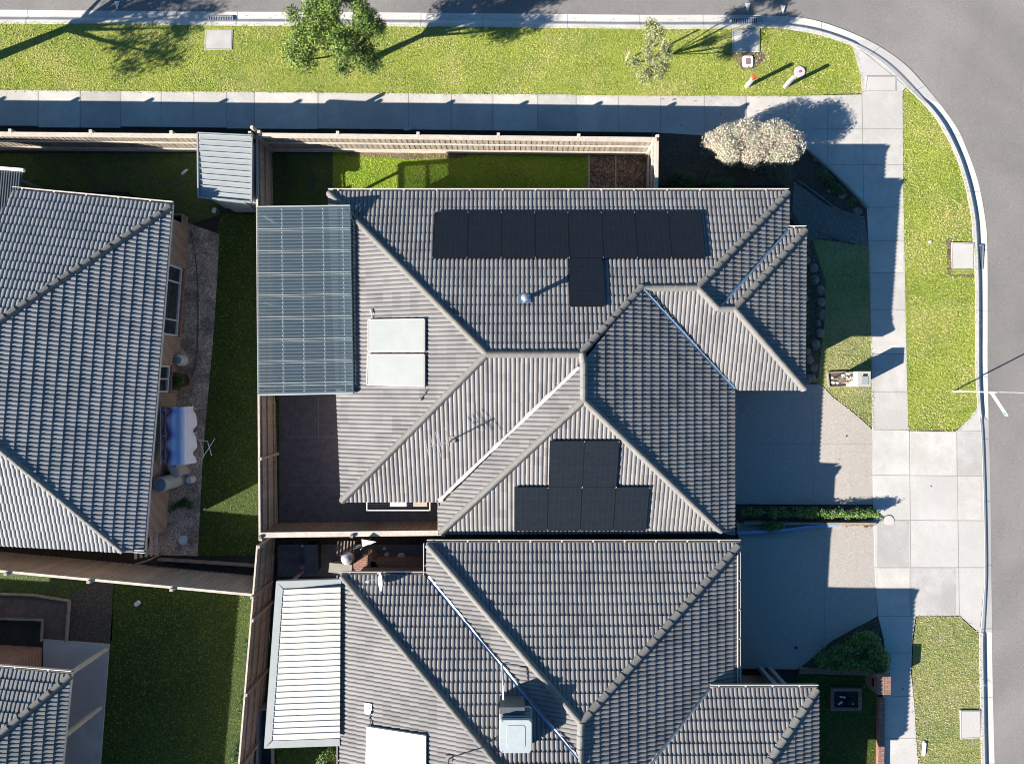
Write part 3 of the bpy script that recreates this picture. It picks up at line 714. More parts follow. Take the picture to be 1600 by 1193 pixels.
def soffit(parent, poly, z):
    n = len(poly)
    ar = sum(poly[i][0]*poly[(i+1)%n][1]-poly[(i+1)%n][0]*poly[i][1] for i in range(n))
    if ar < 0: poly = poly[::-1]
    mb = MB(); mb.prism(poly, z-.03, z); return mb.build('soffit', 'eave_lining', parent)

# ---- main house
H1 = thing('brick_house', 'large grey-tiled house in the middle with black solar panels on two slopes', 'house', (0, 1, 0), 'tiled houses')
N1 = Pl(800,300,2.40,(0,-1),800,553,4.50); S1 = Pl(600,783,2.60,(0,1),600,553,4.50); W1 = Pl(533,700,2.60,(1,0),761,700,4.50)
E1 = Pl(1147,700,2.45,(-1,0),912,700,4.50); W2 = Pl(684,800,2.60,(1,0),912,800,4.50); S2 = Pl(900,833,2.55,(0,1),900,625,4.50)
zr = N1.ray(1046,448).z
S3 = Pl(1200,609,2.45,(0,1),1200,449,zr); E2 = Pl(1232,330,2.42,(-1,0),1090,330,zr)
zq = S3.ray(1147,482).z
N2 = Pl(1240,358,2.45,(0,-1),1240,482,zq); E3 = Pl(1259,500,2.45,(-1,0),1147,500,zq)
V = .07
fs = [tile_face(N1, [(513,300),(1003,300),(1003,448),(908,551),(761,553)], 'tile_main', H1),
      tile_face(N1, [(1003,300),(1232,300),(1090,448),(1003,448)], 'tile_main', H1),
      tile_face(S1, [(761,553),(905,553),(905,572),(684,783),(535,783)], 'tile_main', H1, inset={2:V}),
      tile_face(W1, [(513,300),(761,553),(533,783)], 'tile_main', H1),
      tile_face(E1, [(912,625),(912,562),(1003,450),(1147,607),(1147,835),(1128,833)], 'tile_main', H1, inset={2:V}),
      tile_face(W2, [(903,574),(912,565),(912,625),(686,834),(684,783)], 'tile_main', H1, inset={4:V}),
      tile_face(S2, [(912,625),(1127,831),(687,833)], 'tile_main', H1),
      tile_face(S3, [(1003,450),(1090,448),(1122,482),(1122,581)], 'tile_main', H1, inset={3:V}),
      tile_face(S3, [(1122,482),(1147,482),(1257,609),(1148,609),(1122,581)], 'tile_main', H1, inset={3:V}),
      tile_face(E2, [(1232,300),(1232,357),(1122,482),(1090,448)], 'tile_main', H1, inset={1:V}),
      tile_face(N2, [(1122,482),(1232,358),(1259,358),(1147,482)], 'tile_main', H1, inset={0:V}),
      tile_face(E3, [(1259,358),(1257,609),(1147,482)], 'tile_main', H1)]
R1 = join_faces('roof', H1, fs)
def rc(pa, a_, pb, b_, par, m='cap'): return ridge(pa.ray(*a_), pb.ray(*b_), par, m)
rc(N1,(515,302),N1,(761,553),R1,'cap'); rc(W1,(535,782),W1,(761,553),R1,'cap_pale'); rc(N1,(761,553),N1,(906,553),R1,'cap_pale')
rc(N1,(1003,449),N1,(908,551),R1); rc(E1,(909,552),E1,(912,570),R1,'cap_pale'); rc(E1,(912,568),E1,(912,626),R1,'cap_pale')
rc(W2,(689,831),W2,(912,625),R1,'cap_pale'); rc(S2,(1125,829),S2,(912,625),R1,'cap_pale')
rc(S3,(1003,450),S3,(1090,449),R1,'cap_pale'); rc(N1,(1230,302),N1,(1091,448),R1)
rc(S3,(1121,481),S3,(1090,449),R1,'cap_pale'); rc(S3,(1121,482),S3,(1147,482),R1,'cap_pale')
rc(E3,(1257,361),E3,(1148,482),R1); rc(E3,(1256,607),E3,(1148,483),R1,'cap_pale')
valley(E1.ray(1005,453), E1.ray(1147,608), R1); valley(E2.ray(1124,480), E2.ray(1231,359), R1); valley(S1.ray(904,573), S1.ray(685,782), R1, 'zinc_bright', wd=.06, lift=.05)  # blue valleys carry painted sky reflection, the sunlit one a paler metal
gutter([(513,300),(1232,300)], 2.42, H1, 1); gutter([(1232,300),(1232,357)], 2.42, H1, -1); gutter([(1232,358),(1259,358)], 2.45, H1, 1)
gutter([(1259,358),(1257,609)], 2.45, H1, -1); gutter([(1257,609),(1148,609)], 2.45, H1, -1); gutter([(1147,609),(1147,835)], 2.45, H1, -1)
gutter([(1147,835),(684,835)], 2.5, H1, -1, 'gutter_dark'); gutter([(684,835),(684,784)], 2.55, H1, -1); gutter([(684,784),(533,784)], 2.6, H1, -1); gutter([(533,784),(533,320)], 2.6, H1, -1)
def wp(pts, z): return [(W(px, py, z).x, W(px, py, z).y) for px, py in pts]
MP = wp([(533,322),(1210,320),(1210,375),(1238,378),(1238,592),(1128,592),(1128,818),(702,818),(702,766),(552,766)], 2.5)
walls(H1, MP, -.5, 2.28, 'brick_tan')
soffit(H1, wp([(515,302),(1231,302),(1231,359),(1258,359),(1257,608),(1147,608),(1147,834),(685,834),(685,783),(534,783)], 2.3), 2.34)
# windows and garage door (on the walls under the eaves)
def window(parent, p, axis, wdt, z0, z1, n=2):
    """p: centre on the wall plane (x,y); axis 'x' wall faces +-x, 'y' faces +-y"""
    mb = MB(); fr = .06
    def bx(du, dz, su, sz, dep, t, m_=0):
        c = (p[0]+dep, p[1]+du, (z0+z1)/2+dz) if axis[1] == 'x' else (p[0]+du, p[1]+dep, (z0+z1)/2+dz)
        t_.box(c, (t, su, sz) if axis[1] == 'x' else (su, t, sz), mi=m_)
    sg = 1 if axis[0] == '+' else -1; H = z1-z0
    t_ = MB()
    for s_ in (-1, 1): bx(s_*(wdt/2), 0, fr, H+fr, .03*sg, .10); bx(0, s_*H/2, wdt-fr, fr, .03*sg, .10)
    for k in range(1, n): bx(-wdt/2+wdt*k/n, 0, fr*.8, H-fr, .03*sg, .08)
    f = t_.build('window', 'window_frame', parent)
    t_ = MB(); bx(0, 0, wdt-fr, H-fr, .02*sg, .04); t_.build('pane', 'glass_dark', f)
    t_ = MB(); bx(0, -H/2-.07, wdt+.1, .06, .05*sg, .16); t_.build('sill', 'brick_tan', f)
xe = W(1238,500,2.5).x; window(H1, (xe, 2.0), '+x', 1.8, .9, 2.0, 3); window(H1, (xe, 4.3), '+x', .9, .1, 2.0, 1)
yn = W(800,320,2.5).y
for x in (-4.0, -.5, 3.5, 7.5): window(H1, (x, yn), '+y', 1.5, 1.0, 2.0, 2)
mb = MB(); xg = W(1128,700,2.5).x
for k in range(5): mb.box((xg+.03, -2.9, .22+.42*k), (.05, 4.6, .40))
mb.build('garage_door', 'steel_light', H1)
ys = W(600,766,2.5).y; window(H1, (-4.2, ys), '-y', 2.2, .1, 2.05, 2)

# ---- lower (south) house
H2 = thing('brick_house', 'grey-tiled house at the bottom centre with a pale rooftop cooler box', 'house', (1, -12, .35), 'tiled houses')
LN = Pl(900,848,2.85,(0,-1),900,1128,4.8); LE = Pl(1157,950,2.75,(-1,0),908,950,4.8); LW = Pl(667,870,2.9,(1,0),908,870,4.8)
LN2 = Pl(600,898,2.9,(0,-1),m=.365); LW2 = Pl(532,1000,2.9,(1,0),m=.38); LN3 = Pl(1200,1074,3.3,(0,-1),m=.365); LE4 = Pl(1278,1150,3.3,(-1,0),m=.365)
fs = [tile_face(LN, [(667,848),(1157,848),(908,1128)], 'tile_lower', H2),
      tile_face(LE, [(956,1074),(1157,848),(1157,1074)], 'tile_lower', H2),
      tile_face(LE, [(956,1074),(1108,1074),(930,1303),(908,1303),(908,1128)], 'tile_lower', H2, inset={1:V}),
      tile_face(LW, [(667,848),(908,1128),(908,1188),(667,898)], 'tile_lower', H2, inset={2:V}),
      tile_face(LW, [(905,1185),(908,1303),(868,1303)], 'tile_lower', H2),
      tile_face(LN2, [(533,898),(667,898),(905,1185),(868,1303)], 'tile_lower', H2, inset={1:V}),
      tile_face(LW2, [(532,898),(868,1303),(532,1303)], 'tile_lower', H2),
      tile_face(LN3, [(1108,1074),(1277,1074),(1125,1303),(930,1303)], 'tile_lower', H2, inset={3:V}),
      tile_face(LE4, [(1278,1074),(1278,1303),(1125,1303)], 'tile_lower', H2)]
R2 = join_faces('roof', H2, fs)
rc(LN,(1152,853),LN,(908,1128),R2); rc(LW,(669,851),LW,(908,1128),R2,'cap_pale'); rc(LE,(908,1128),LE,(906,1190),R2,'cap_pale')
rc(LN2,(535,900),LN2,(868,1303),R2,'cap'); rc(LN3,(1275,1077),LN3,(1125,1303),R2,'cap_pale'); rc(LW,(880,1215),LW,(906,1187),R2,'cap_pale')
valley(LN2.ray(669,900), LN2.ray(904,1184), R2); valley(LE.ray(1108,1075), LE.ray(930,1303), R2, 'zinc_sky', wd=.07)
gutter([(667,848),(1157,848)], 2.87, H2, 1); gutter([(1157,848),(1157,1074)], 2.84, H2, -1); gutter([(533,898),(667,898)], 2.9, H2, 1); gutter([(667,898),(667,848)], 2.9, H2, 1)
gutter([(1110,1074),(1278,1074)], 3.3, H2, 1); gutter([(1278,1074),(1278,1303)], 3.3, H2, -1); gutter([(532,1303),(532,898)], 2.9, H2, 1)
walls(H2, wp([(685,866),(1138,866),(1138,1100),(1255,1100),(1255,1320),(552,1320),(552,905),(685,905)], 2.85), -.1, 2.70, 'brick_red')
soffit(H2, wp([(668,850),(1156,850),(1156,1303),(533,1303),(533,900),(668,900)], 2.75), 2.76)
soffit(H2, wp([(1160,1076),(1277,1076),(1277,1303),(1160,1303)], 3.2), 3.18)
mb = MB(); 
for (x, y) in ((1187,1043),(1202,1044)):
    p = G(x, y); mb = MB(); mb.box((p.x, p.y, (p.z+3.1)/2), (.16,.16,3.1-p.z)); mb.build('porch_post', 'steel_light', H2)
# ---- left house
d_e = (-.9966, .0826); d_n = (-.0916, -.9958)
H3 = thing('brick_house', 'grey-blue tiled house filling the left edge above a yard with gravel and a clothes airer', 'house', (-18, 0, 0), 'tiled houses')
XE = Pl(247,592,2.60,d_e,-134,589,4.95); zt = XE.ray(-134,589).z
XN = Pl(145,309,2.6,d_n,-134,589,zt); XS = Pl(110,857,2.75,(.0625,.998),-134,589,zt)
fs = [tile_face(XE, [(269,321),(225,863),(193,862),(-134,589)], 'tile_left', H3),
      tile_face(XN, [(22,298),(269,321),(-134,589),(-110,520)], 'tile_left', H3),
      tile_face(XS, [(193,862),(-134,589),(-330,572),(-330,835)], 'tile_left', H3)]
R3 = join_faces('roof', H3, fs)
rc(XE,(266,324),XE,(-134,589),R3,'cap'); rc(XS,(192,860),XS,(-134,589),R3,'cap_pale')
gutter([(20,297),(270,320)], 2.62, H3, 1); gutter([(270,320),(226,864)], 2.6, H3, -1); gutter([(226,864),(-330,832)], 2.7, H3, -1)
LWP = [(-12.58, 6.05), (-13.45, -5.75), (-26, -5.2), (-26, 7.1)]
walls(H3, LWP, -.3, 2.42, 'brick_tan')
soffit(H3, wp([(22,299),(269,322),(226,862),(-330,832),(-330,270)], 2.5), 2.48)
def wl(y): return -12.58 - (6.05-y)*(.87/11.8)
def window_rot(parent, yc, wdt, z0, z1, fr_pts, label=None):
    an = math.atan2(.87, 11.8); Mx = Matrix.Rotation(-an, 3, 'Z'); p = Vector((wl(yc), yc, 0)); H = z1-z0; fr = .07; zc = (z0+z1)/2
    mb = MB()
    def bx(t_, du, dz, su, sz, dep, th): t_.box(p + Mx @ Vector((dep, du, 0)) + Vector((0,0,zc+dz)), (th, su, sz), M=Mx)
    for s_ in (-1,1): bx(mb, s_*wdt/2, 0, fr, H+fr, .035, .12); bx(mb, 0, s_*H/2, wdt-fr, fr, .035, .12)
    for k in fr_pts: bx(mb, (k-.5)*wdt, 0, fr*.8, H-fr, .035, .10)
    f = mb.build('window', 'window_frame', parent)
    mb = MB(); bx(mb, 0, 0, wdt-fr, H-fr, .02, .03); mb.build('pane', 'glass_dark', f)
    mb = MB(); bx(mb, 0, -H/2-.08, wdt+.1, .07, .07, .20); mb.build('sill', 'brick_edge', f)
window_rot(H3, 3.05, 2.55, .55, 2.15, (.22,.78)); window_rot(H3, .12, .95, .95, 2.1, (.5,))
# ribbed metal patio roof at the far left
T0 = thing('patio_roof', 'dark ribbed metal patio roof with a white edge at the left border', 'roof', (-18.5, 7, 0))
mb = MB(); A = [(-170,250),(36,266),(29,300),(3,352),(-24,420),(-170,420)]
def zp(px, py): return 2.55+.25*(py-260)/100
Pp = [W(x, y, zp(x, y)) for x, y in A]
mb.add(Pp+[p-Vector((0,0,.04)) for p in Pp], [tuple(range(6))[::-1], tuple(range(6,12))]+[(i,(i+1)%6,6+(i+1)%6,6+i) for i in range(6)])
for k in range(52):
    x0 = -168+3.9*k; xt = min(x0, 34); yt = 252+(xt+170)*.0777
    x1 = x0-9*1.0
    yb = 352
    if x0 > 3: yb = 352-(x0-3)*2.0
    if yb-yt > 5: mb.bar(W(xt, yt+1, zp(xt, yt)+.02), W(x0-(yb-yt)*.085, yb, zp(x0, yb)+.02), .035, .03)
mb.build('roof_sheet', 'steel_dark', T0)
mb = MB(); mb.bar(W(-170,249,2.6), W(38,266,2.6), .10, .12); mb.build('fascia', 'white_paint', T0)
for px in (30, -120):
    mb = MB(); p = W(px, 272, 2.5); mb.box((p.x, p.y-.2, 1.2), (.09,.09,2.5)); mb.build('post', 'steel_dark', T0)

# ---- south-west house
H4 = thing('brick_house', 'bottom-left house corner with pale flat tiles, beside a timber-edged garden bed', 'house', (-19, -13, 0), 'tiled houses')
QE = Pl(106,1120,2.75,d_e,m=.37); QN = Pl(50,1047,2.75,d_n,m=.37)
fs = [tile_face(QE, [(112,1052),(-140,1262),(-140,1560),(62,1560)], 'tile_corner', H4, per=.30, flat=True),
      tile_face(QN, [(112,1052),(-140,1262),(-200,1240),(-200,1027)], 'tile_corner', H4, per=.30, flat=True)]
R4 = join_faces('roof', H4, fs)
rc(QN,(110,1055),QN,(-140,1262),R4,'cap')
gutter([(-200,1027),(112,1052)], 2.75, H4, 1); gutter([(112,1052),(61,1560)], 2.75, H4, -1)
walls(H4, [(-18.3,-10.35),(-18.6,-19),(-30,-19),(-30,-9.6)], -.3, 2.6, 'brick_red')
soffit(H4, wp([(-200,1030),(110,1054),(60,1560),(-200,1560)], 2.65), 2.64)
for (x, y) in ((168,1013),(158,1104)):
    p = G(x, y); mb = MB(); mb.box((p.x, p.y, 1.32), (.12,.12,2.64)); mb.build('verandah_post', 'timber_pale', H4)
mb = MB(); p = G(28, 1010); mb.tube([(p.x, p.y-.1, 0), (p.x, p.y-.1, 2.4)], .045); mb.build('downpipe', 'gutter_dark', H4)

# ------------------------------------------------------------------ fences
def fence(label, A, B, h, cap, m='paling', side=1, out=False, rails=(.35, 1.05, 1.65), plinth=True, rail_m=None, spacing=2.9, cap_w=.10, capm='timber_pale', post_top=.11, post_w=.11, group='timber paling fences'):
    """paling fence from A to B (x,y,ground z); side: on which side the rails and posts stand"""
    A = Vector(A); B = Vector(B); d = (B-A); d.z = 0; L = d.length; d.normalize(); s_ = Vector((-d.y, d.x, 0))*side
    t = thing('paling_fence', label, 'fence', ((A+B)/2), group)
    n = int(L/.10); mb = MB()
    for i in range(n):
        u0, u1 = L*i/n-.004, L*(i+1)/n+.004; off = (.010 if i % 2 else -.005)+random.uniform(-.002, .002)
        c = A + d*(u0+u1)/2; z0 = A.z+(B.z-A.z)*(u0/L); hh = h+random.uniform(-.012, .004)-(.02 if cap else 0)
        mb.box((c.x - s_.x*off, c.y - s_.y*off, z0+hh/2), (u1-u0, .016, hh), rz=math.atan2(d.y, d.x), mi=0)
    mb.build('paling_panel', m, t)
    for rz_ in rails:
        mb = MB(); mb.bar(A+s_*.045+Vector((0,0,rz_)), B+s_*.045+Vector((0,0,rz_)), .045, .075); mb.build('rail', rail_m or m, t)
    if plinth:
        mb = MB(); mb.bar(A+s_*.03+Vector((0,0,.06)), B+s_*.03+Vector((0,0,.06)), .035, .16); mb.build('plinth_board', rail_m or m, t)
    k = max(1, round(L/spacing))
    for i in range(k+1):
        c = A + (B-A)*min(max(i/k, .004), .996) + s_*(-.06 if out else .09); mb = MB(); mb.box((c.x, c.y, c.z+(h+post_top)/2), (post_w, .10, h+post_top), rz=math.atan2(d.y, d.x)); mb.build('post', rail_m or m, t)
    if cap:
        mb = MB(); kk = max(1, round(L/spacing))
        for i in range(kk):
            p, q = A+(B-A)*(i/kk), A+(B-A)*((i+1)/kk); mb.bar(p+s_*.02+d*.006+Vector((0,0,h+.012+random.uniform(-.006,.006))), q+s_*.02-d*.006+Vector((0,0,h+.012+random.uniform(-.006,.006))), cap_w, .03)
        mb.build('capping', capm, t)
    return t
fence('sunlit pale timber fence with rails between the house lawn and the shaded footpath', (-9.25,9.02,0), (5.34,8.86,0), 1.82, True, side=-1, out=True, rail_m='timber_pale', cap_w=.12)
fence('short return of pale timber fence from the footpath corner to the middle house', (5.30,8.80,0), (5.28,6.95,0), 1.82, True, side=-1, rail_m='timber_pale', cap_w=.12, spacing=1.8)
fence('pale timber fence behind the left yard, meeting the ribbed metal shed', (-27,9.15,0), (-9.45,8.98,0), 1.82, True, side=-1, out=True, rail_m='timber_pale', cap_w=.10)
fence('long weathered timber fence dividing the left yard from the courtyard and pergola', (-9.42,9.05,-.38), (-9.17,-5.75,0), 1.92, True, m='paling_grey', side=1, cap_w=.07, capm='timber_pale')
fence('red-brown timber fence with a pale capping between the courtyard and the bottom house', (-9.1,-5.50,0), (-2.45,-5.42,0), 2.05, True, m='paling_red', side=-1, rails=(.35,1.05,1.75), cap_w=.19, capm='timber_pale', plinth=False)
fence('weathered timber fence between the bottom-left lawn and the white patio roof', (-9.16,-5.85,.05), (-10.05,-16.5,.05), 2.15, True, m='paling_grey', side=1, cap_w=.06)
fence('grey timber fence with a bright capping between the left house and the bottom-left lawn', (-27,-5.95,0), (-9.22,-7.62,0), 2.2, True, m='paling_grey', side=-1, rails=(.4,1.1), cap_w=.09)
# big corner post poking out at the top of the dividing fence
p = W(395,205,2.0); mb = MB(); mb.lathe((p.x, p.y+.12, -.35), [(.075,0),(.075,2.42),(.05,2.45)], 10); tag(mb.build('fence_post', 'timber_pale', loc=(p.x, p.y+.12, -.35)), 'round pale timber post standing taller than the fences at their junction by the shed', 'post')

# ------------------------------------------------------------------ shed
def ribbed(name, c00, c10, c11, c01, n, matn, parent, rib=.03, th=.03, rw=.35, lap=None):
    """sheet with n ribs running from side 0 to side 1 (c00->c10)"""
    c00, c10, c11, c01 = map(Vector, (c00, c10, c11, c01)); mb = MB(); nr = Vector((0,0,1))
    for i in range(n):
        prof = [(0,0),(rw*.25,1),(rw*.75,1),(rw,0),(1,0)]
        for (a_, ha), (b_, hb) in zip(prof[:-1], prof[1:]):
            t0, t1 = (i+a_)/n, (i+b_)/n
            p0, q0 = c00.lerp(c01, t0), c10.lerp(c11, t0); p1, q1 = c00.lerp(c01, t1), c10.lerp(c11, t1)
            mb.add([p0+nr*ha*rib, q0+nr*ha*rib, q1+nr*hb*rib, p1+nr*hb*rib], [(0,1,2,3)])
    u = nr*-.015; mb.add([c00+u, c10+u, c11+u, c01+u], [(3,2,1,0)])
    return mb.build(name, matn, parent)
t = thing('garden_shed', 'small pale green-grey metal shed with a ribbed roof tucked into the fence corner', 'shed', (-10.35, 7.7, 0))
ribbed('roof', W(312,209,2.0), W(393,213,2.0), W(392,314,1.93), W(312,306,1.93), 11, 'steel_light', t, rib=.035, rw=.18)
mb = MB()
for a_, b_ in (((309,208),(394,212)),((394,212),(393,316)),((393,316),(310,308)),((310,308),(309,208))): mb.bar(W(*a_,1.97), W(*b_,1.97), .05, .09)
mb.build('roof_trim', 'steel_light', t)
walls(t, wp([(314,213),(389,217),(388,309),(315,303)], 2.1), -.1, 1.90, 'steel_light')
mb = MB(); mb.box((-10.3, W(350,309,2.1).y-.03, 1.0), (.9,.03,1.8)); mb.build('door', 'steel_light', t)

# ------------------------------------------------------------------ pergola with tinted sheets
t = thing('pergola', 'flat pergola roof of tinted translucent sheets between the timber fence and the middle house', 'pergola', (-7.3, 3.2, 0))
zw, ze = 2.72, 3.05
a0, a1, a2, a3 = W(401,324,zw), W(547,322,ze), W(552,613,ze), W(403,616,zw)
mb = MB(); NC = 56; pr = []
for i in range(NC*4+1):
    tt = i/(NC*4); ph = (i % 4); hh = (0, .7, 1, .7)[ph]*.026
    pr.append((a0.lerp(a3, tt)+Vector((0,0,hh)), a1.lerp(a2, tt)+Vector((0,0,hh))))
for q0, q1 in zip(pr[:-1], pr[1:]): mb.add([q0[0], q1[0], q1[1], q0[1]], [(0,1,2,3)])
for f_ in (.27, .49, .71, .92):
    for k in range(40):
        q = a0.lerp(a1, f_).lerp(a3.lerp(a2, f_), (k+.5)/40); mb.box((q.x, q.y, q.z+.028), (.026,.030,.012), mi=1)
mb.build('roof_sheet', ['polycarbonate', 'zinc_bright'], t, smooth=False)
for f_ in (.0, 1.0):
    mb = MB(); d0, d1 = a0.lerp(a3, f_), a1.lerp(a2, f_); mb.bar(d0-Vector((0,0,.07)), d1-Vector((0,0,.07)), .09, .14); mb.build('end_beam', 'steel_light', t)
for f_ in (.01, .99):
    mb = MB(); mb.bar(a0.lerp(a1, f_)-Vector((0,0,.07)), a3.lerp(a2, f_)-Vector((0,0,.07)), .06, .12); mb.build('side_beam', 'steel_light', t)
for f_ in (.27, .49, .71, .92):
    mb = MB(); mb.bar(a0.lerp(a1, f_)-Vector((0,0,.06)), a3.lerp(a2, f_)-Vector((0,0,.06)), .045, .07); mb.build('batten', 'white_paint', t)
for k in range(1, 9):
    f_ = .06+k*.118-.118*.5
    mb = MB(); q0, q1 = a0.lerp(a3, f_), a1.lerp(a2, f_)
    mb.bar(q0+Vector((0,.02,.030)), q1+Vector((0,.02,.030)), .016, .008); mb.bar(q0+Vector((0,-.06,.030)), q1+Vector((0,-.06,.030)), .012, .008); mb.build('sheet_lap', 'steel_light', t)
for (x, y) in ((410,334),(410,470),(410,606)):
    p = W(x, y, 2.6); mb = MB(); mb.box((p.x, p.y, 1.3), (.09,.09,2.65)); mb.build('post', 'steel_light', t)
for (x, y) in ((545,322),(549,610)):
    p = W(x, y, 2.9); mb = MB(); mb.box((p.x-.1, p.y, 2.85), (.07,.07,.3)); mb.build('roof_bracket', 'steel_light', t)
# ---- white patio roof of the lower house
t = thing('pergola', 'cream ribbed patio roof with a grey-green gutter frame beside the bottom house', 'pergola', (-7.3, -10, .3))
zz = 3.0
A0, A1, A2, A3 = W(432,908,zz), W(533,905,zz), W(531,1164,zz), W(413,1168,zz)
B0, B1, B2, B3 = W(443,920,zz-.02), W(532,916,zz+.1), W(531,1152,zz+.1), W(425,1156,zz-.02)
ribbed('roof_sheet', B0, B1, B2, B3, 25, 'cream_sheet', t, rib=.035, rw=.16)
for (p, q, wd) in ((A0, A3, .24), (A0, A1, .24), (A3, A2, .24)):
    d = (q-p).normalized(); s_ = Vector((-d.y, d.x, 0)); s_ = s_ if (W(480,1040,zz)-p).dot(s_) > 0 else -s_
    mb = MB(); a_ = .0
    e0 = d*.22 if p is A0 and q is A3 else d*0; 
    mb.add([p, q, q+s_*wd - (d*wd if q in (A3,) else d*0), p+s_*wd + d*wd*(1 if True else 0)], [(0,1,2,3)])
    mb.bar(p-Vector((0,0,.09)), q-Vector((0,0,.09)), .03, .17); mb.bar(p+s_*wd-Vector((0,0,.08)), q+s_*wd-Vector((0,0,.08)), .02, .1); mb.build('gutter', 'steel_light', t)
for (x, y) in ((422,1150),(440,922)):
    p = W(x, y, 2.9); mb = MB(); mb.box((p.x, p.y, 1.55), (.09,.09,2.8)); mb.build('post', 'steel_light', t)

# ------------------------------------------------------------------ roof equipment
# solar panels: one built, the rest copied
def make_panel(Wd, Ht):
    t = thing('solar_panel', '', 'solar panel', (0,0,0))
    mb = MB(); f = .018
    mb.box((0, -Ht/2+f/2, 0), (Wd, f, .035)); mb.box((0, Ht/2-f/2, 0), (Wd, f, .035)); mb.box((-Wd/2+f/2, 0, 0), (f, Ht-2*f, .035)); mb.box((Wd/2-f/2, 0, 0), (f, Ht-2*f, .035))
    mb.build('frame', 'panel_frame', t)
    mb = MB(); mb.box((0,0,.008), (Wd-2*f, Ht-2*f, .012)); mb.build('cell_glass', 'solar_cells', t)
    mb = MB(); mb.box((0, Ht*.28, -.05), (Wd+.01, .04, .05)); mb.build('mounting_rail', 'zinc_sky', t)
    mb = MB(); mb.box((0, -Ht*.28, -.05), (Wd+.01, .04, .05)); mb.build('mounting_rail', 'zinc_sky', t)
    for yy_ in (Ht/2-.02, -Ht/2+.02): mb = MB(); mb.box((Wd/2+.005, yy_, .022), (.026, .034, .012)); mb.build('clamp', 'steel_pipe', t)
    return t
def place(o, pl, px, py, lift, spin=0):
    p = pl.ray(px, py); n = pl.n; up = Vector((pl.d.x, pl.d.y, pl.m)).normalized(); u = up.cross(n).normalized()
    # keep the same pixel after lifting off the roof
    q = p + n*lift; s_ = (CAMZ-q.z)/(CAMZ-p.z); q = Vector((p.x*s_, p.y*s_, q.z))
    M = Matrix((u, up, n)).transposed().to_4x4(); M.translation = q; o.matrix_world = M
LFT = .15
PW = (N1.ray(1099,367)-N1.ray(678,367)).length/8; PH = (N1.ray(888,403)-N1.ray(888,331)).length
P0 = make_panel(PW-.012, PH-.01)
ord8 = ['leftmost', 'second from the left', 'third from the left', 'fourth from the left', 'fifth from the left, directly above the single lower panel', 'sixth from the left', 'seventh from the left', 'rightmost']
ord8[4] = 'fifth from the left'
first = True
for i in range(8):
    o = P0 if first else copy_tree(P0); first = False
    place(o, N1, 678+421*(i+.5)/8, 367, LFT); tag(o, f'black solar panel, {ord8[i]} in the row of eight on the upper slope', 'solar panel', 'black solar panels')
o = copy_tree(P0); place(o, N1, 915.5, 440.5, LFT); tag(o, 'single black solar panel hanging below the long row, right of the flue', 'solar panel', 'black solar panels')
PS = make_panel((S2.ray(965,725)-S2.ray(858,725)).length/2-.012, (S2.ray(900,761)-S2.ray(900,689)).length-.012)
for i in range(2):
    o = PS if i == 0 else copy_tree(PS)
    place(o, S2, 858+53.5*(i+.5), 725, LFT); o.rotation_euler.rotate_axis('Z', 0)
    tag(o, f'{("left","right")[i]} one of the two stacked top solar panels on the lower triangular slope', 'solar panel', 'black solar panels')
for i in range(4):
    o = copy_tree(PS); place(o, S2, 803.5+52.2*(i+.5), 795, LFT); tag(o, f'{("leftmost","second from the left","third from the left","rightmost")[i]} solar panel of the bottom row of four on the triangular slope', 'solar panel', 'black solar panels')
# solar hot water collectors
def collector(label, pl, corners, group):
    P = [pl.ray(*c)+pl.n*.14 for c in corners]
    P = [Vector((p.x*(CAMZ-p.z)/(CAMZ-p.z), p.y, p.z)) for p in P]
    c = sum(P, Vector())/4; t = thing('solar_water_collector', label, 'solar water heater', pl.ray(corners[0][0], corners[0][1]), group)
    mb = MB(); n = pl.n
    Q = [c+(p-c)*.97 for p in P]
    mb.add([p+n*.02 for p in Q]+[p-n*.0 for p in Q], [(3,2,1,0),(4,5,6,7),(0,1,5,4),(1,2,6,5),(2,3,7,6),(3,0,4,7)][::1]); mb.build('glass_cover', 'white_glass', t)
    mb = MB()
    for i in range(4): mb.bar(P[i]-n*.02, P[(i+1)%4]-n*.02, .03, .09, up=n)
    mb.build('casing', 'gutter', t)
    mb = MB(); mb.add([p-n*.05 for p in P], [(0,1,2,3)]); mb.build('base_plate', 'black', t)
    return t
collector('upper of the two white solar water collectors beside the tinted pergola', W1, [(579,500),(666,499),(666,549),(579,549)], 'solar water collectors')
collector('lower of the two white solar water collectors beside the tinted pergola', W1, [(578,554),(666,554),(666,603),(577,601)], 'solar water collectors')
collector('upper white solar water collector tilted on the roof of the bottom house', LW2, [(577,1132),(668,1146),(668,1193),(576,1188)], 'solar water collectors')
collector('white solar water collector cut by the bottom border of the photo', LW2, [(576,1191),(668,1197),(668,1250),(576,1240)], 'solar water collectors')
def pipe(label, pl, pts, r=.018, m='zinc_bright', end=None):
    P = [pl.ray(*p)+pl.n*(.10+.03*math.sin(i*2)) for i, p in enumerate(pts)]
    mb = MB(); mb.tube(P, r, 6)
    if end: q = pl.ray(*end)+pl.n*.06; mb.lathe(q, [(.07,0),(.06,.04),(.0,.06)], 8)
    o = mb.build('water_pipe', m, loc=P[0]); return tag(o, label, 'pipe')
pipe('short bent pipe at the top left corner of the white water collectors', W1, [(582,487),(585,490),(583,495),(586,500)], end=(582,486))
pipe('pipe running from the lower right corner of the white water collectors', W1, [(667,603),(668,609),(665,615),(660,622)], end=(659,623), m='steel_dark')
pipe('pipe looping above the white water collector on the bottom house', LW2, [(578,1104),(583,1108),(579,1118),(582,1131)], m='steel_dark')
